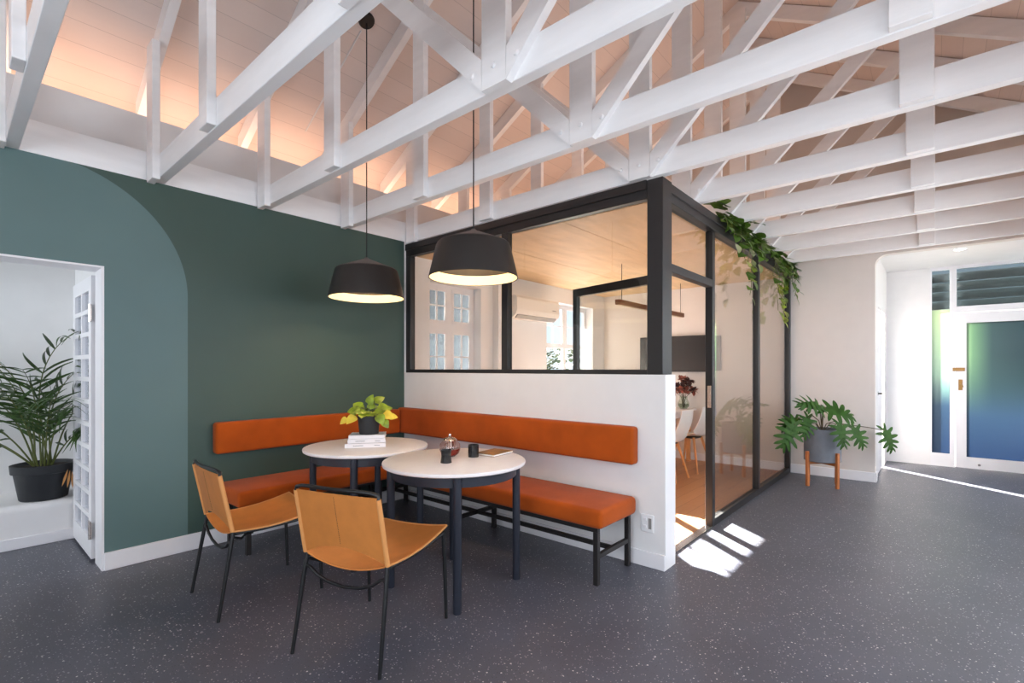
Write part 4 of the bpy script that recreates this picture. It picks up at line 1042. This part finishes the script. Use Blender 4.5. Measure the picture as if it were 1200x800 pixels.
def make_shell_chair():
    c = thing('shell_chair', '', 'chair', group='white shell chairs at the meeting table')
    def sh(u, v):
        y = (2 * u - 1); 
        if v < 0.5:
            k = v / 0.5; x = 0.22 - 0.40 * k; z = 0.455 - 0.02 * math.sin(PI * k) ; w = 0.20 + 0.03 * k; lift = 0.05 * k
        else:
            k = (v - 0.5) / 0.5; x = -0.18 - 0.10 * k - 0.035 * math.sin(PI * k * 0.8); z = 0.455 + 0.37 * k ** 1.2; w = 0.23 - 0.05 * k ** 2; lift = 0.05 * (1 - k)
        return (x + (0.035 * y * y if v > 0.5 else 0), y * w, z + lift * y * y)
    bm = B(); shell(bm, sh, 12, 20, 0.01); link('seat_shell', bm, SHELL, c, 70)
    for sx in (-1, 1):
        for sy in (-1, 1):
            bm = B(); tube(bm, [(sx * 0.10 - 0.01, sy * 0.10, 0.425), (sx * 0.20 - 0.01, sy * 0.20, 0.0)], [0.017, 0.010], 10); link('leg', bm, BEECH, c, 60)
    bm = B(); obox(bm, (-0.12, 0, 0.42), (0.11, 0, 0.42), 0.20, 0.014, (0, 0, 1), 0.003); link('under_frame', bm, BLACK_FRAME, c)
    return c
s0 = make_shell_chair(); s0.location = (6.26, 2.40, 0.008); s0.rotation_euler = (0, 0, math.radians(84)); s0['label'] = 'white shell chair with wooden legs, seen whole through the meeting room doorway'
dup(s0, (5.56, 2.42, 0.008), math.radians(92), 'white shell chair with wooden legs, cut off by the edge of the low white wall')
dup(s0, (6.40, 3.58, 0.008), math.radians(-92), 'white shell chair with wooden legs, on the far side of the meeting table')

# ================================================================== LIGHT
world = bpy.data.worlds.new('sky'); SC.world = world; world.use_nodes = True
nt = world.node_tree; nt.nodes.clear()
wo = nd(nt, 'ShaderNodeOutputWorld'); bg = nd(nt, 'ShaderNodeBackground')
bg.inputs[0].default_value = (0.75, 0.87, 1.0, 1); bg.inputs[1].default_value = 1.6
ln(nt, bg.outputs[0], wo.inputs[0])

def area(name, loc, rot, sx, sy, power, col):
    l = bpy.data.lights.new(name, 'AREA'); l.shape = 'RECTANGLE'; l.size = sx; l.size_y = sy; l.energy = power; l.color = col
    o = bpy.data.objects.new(name, l); COL.objects.link(o); o.location = loc; o.rotation_euler = rot; return o
DAY = (0.88, 0.94, 1.0)
for i, w in enumerate(RW):
    area('window_daylight', ((w[0] + w[1]) / 2, YR - 0.04, (w[2] + w[3]) / 2), (PI / 2, 0, PI), w[1] - w[0] - 0.1, 1.3, (25, 40, 42, 28, 4)[i], DAY).rotation_euler = (PI / 2 - 0.55, 0, 0)  # last one is fill light for the added hall window
w = BWN[0]
area('window_daylight', (XK + 0.04, (w[0] + w[1]) / 2, 1.6), (PI / 2, 0, -PI / 2), 2.6, 1.4, 80, DAY)
area('palm_room_daylight', (-2.25, 4.95, 1.55), (PI / 2, 0, -PI / 2), 1.0, 1.4, 38, DAY)
def point(name, loc, e, col, r=0.04):
    l = bpy.data.lights.new(name, 'POINT'); l.energy = e; l.color = col; l.shadow_soft_size = r
    o = bpy.data.objects.new(name, l); COL.objects.link(o); o.location = loc
WARM = (1.0, 0.62, 0.36)
for x in (3.9, 5.1, 6.3): area('warm_roof_fill', (x, 2.5, 2.60), (PI, 0, 0), 0.5, 1.6, 8, (1.0, 0.58, 0.36))  # unseen lamps added to warm the roof over the meeting room
for (x0, x1, z0, z1) in (WIN1, WIN2): area('meeting_window_daylight', ((x0 + x1) / 2, YA - 0.05, 1.55), (PI / 2 - 0.2, 0, PI), 0.75, 1.2, 5, (1.0, 0.92, 0.82))
sun = bpy.data.lights.new('sun', 'SUN'); sun.energy = 160; sun.angle = math.radians(0.53); sun.color = (1.0, 0.95, 0.88)
so = bpy.data.objects.new('sun', sun); COL.objects.link(so)
el = math.radians(28.3); dh = Vector((-0.60, -0.78, 0)).normalized()
sd = Vector((dh.x * math.cos(el), dh.y * math.cos(el), -math.sin(el)))
so.rotation_euler = sd.to_track_quat('-Z', 'Y').to_euler(); so.location = (9, 9, 6)

# ================================================================== CAMERA
cam = bpy.data.cameras.new('camera'); co = bpy.data.objects.new('camera', cam); COL.objects.link(co)
cam.sensor_width = 36; cam.sensor_fit = 'HORIZONTAL'; cam.lens = 575 * 36 / 1200
cam.shift_y = 32 / 1200; cam.clip_start = 0.02
co.location = (0, 0, 1.30); co.rotation_euler = (PI / 2, 0, -math.radians(90 - 40.84))
SC.camera = co
SC.view_settings.view_transform = 'Standard'; SC.view_settings.look = 'None'
SC.view_settings.gamma = 1.0; SC.view_settings.use_curve_mapping = False
SC.view_settings.exposure = 0.0
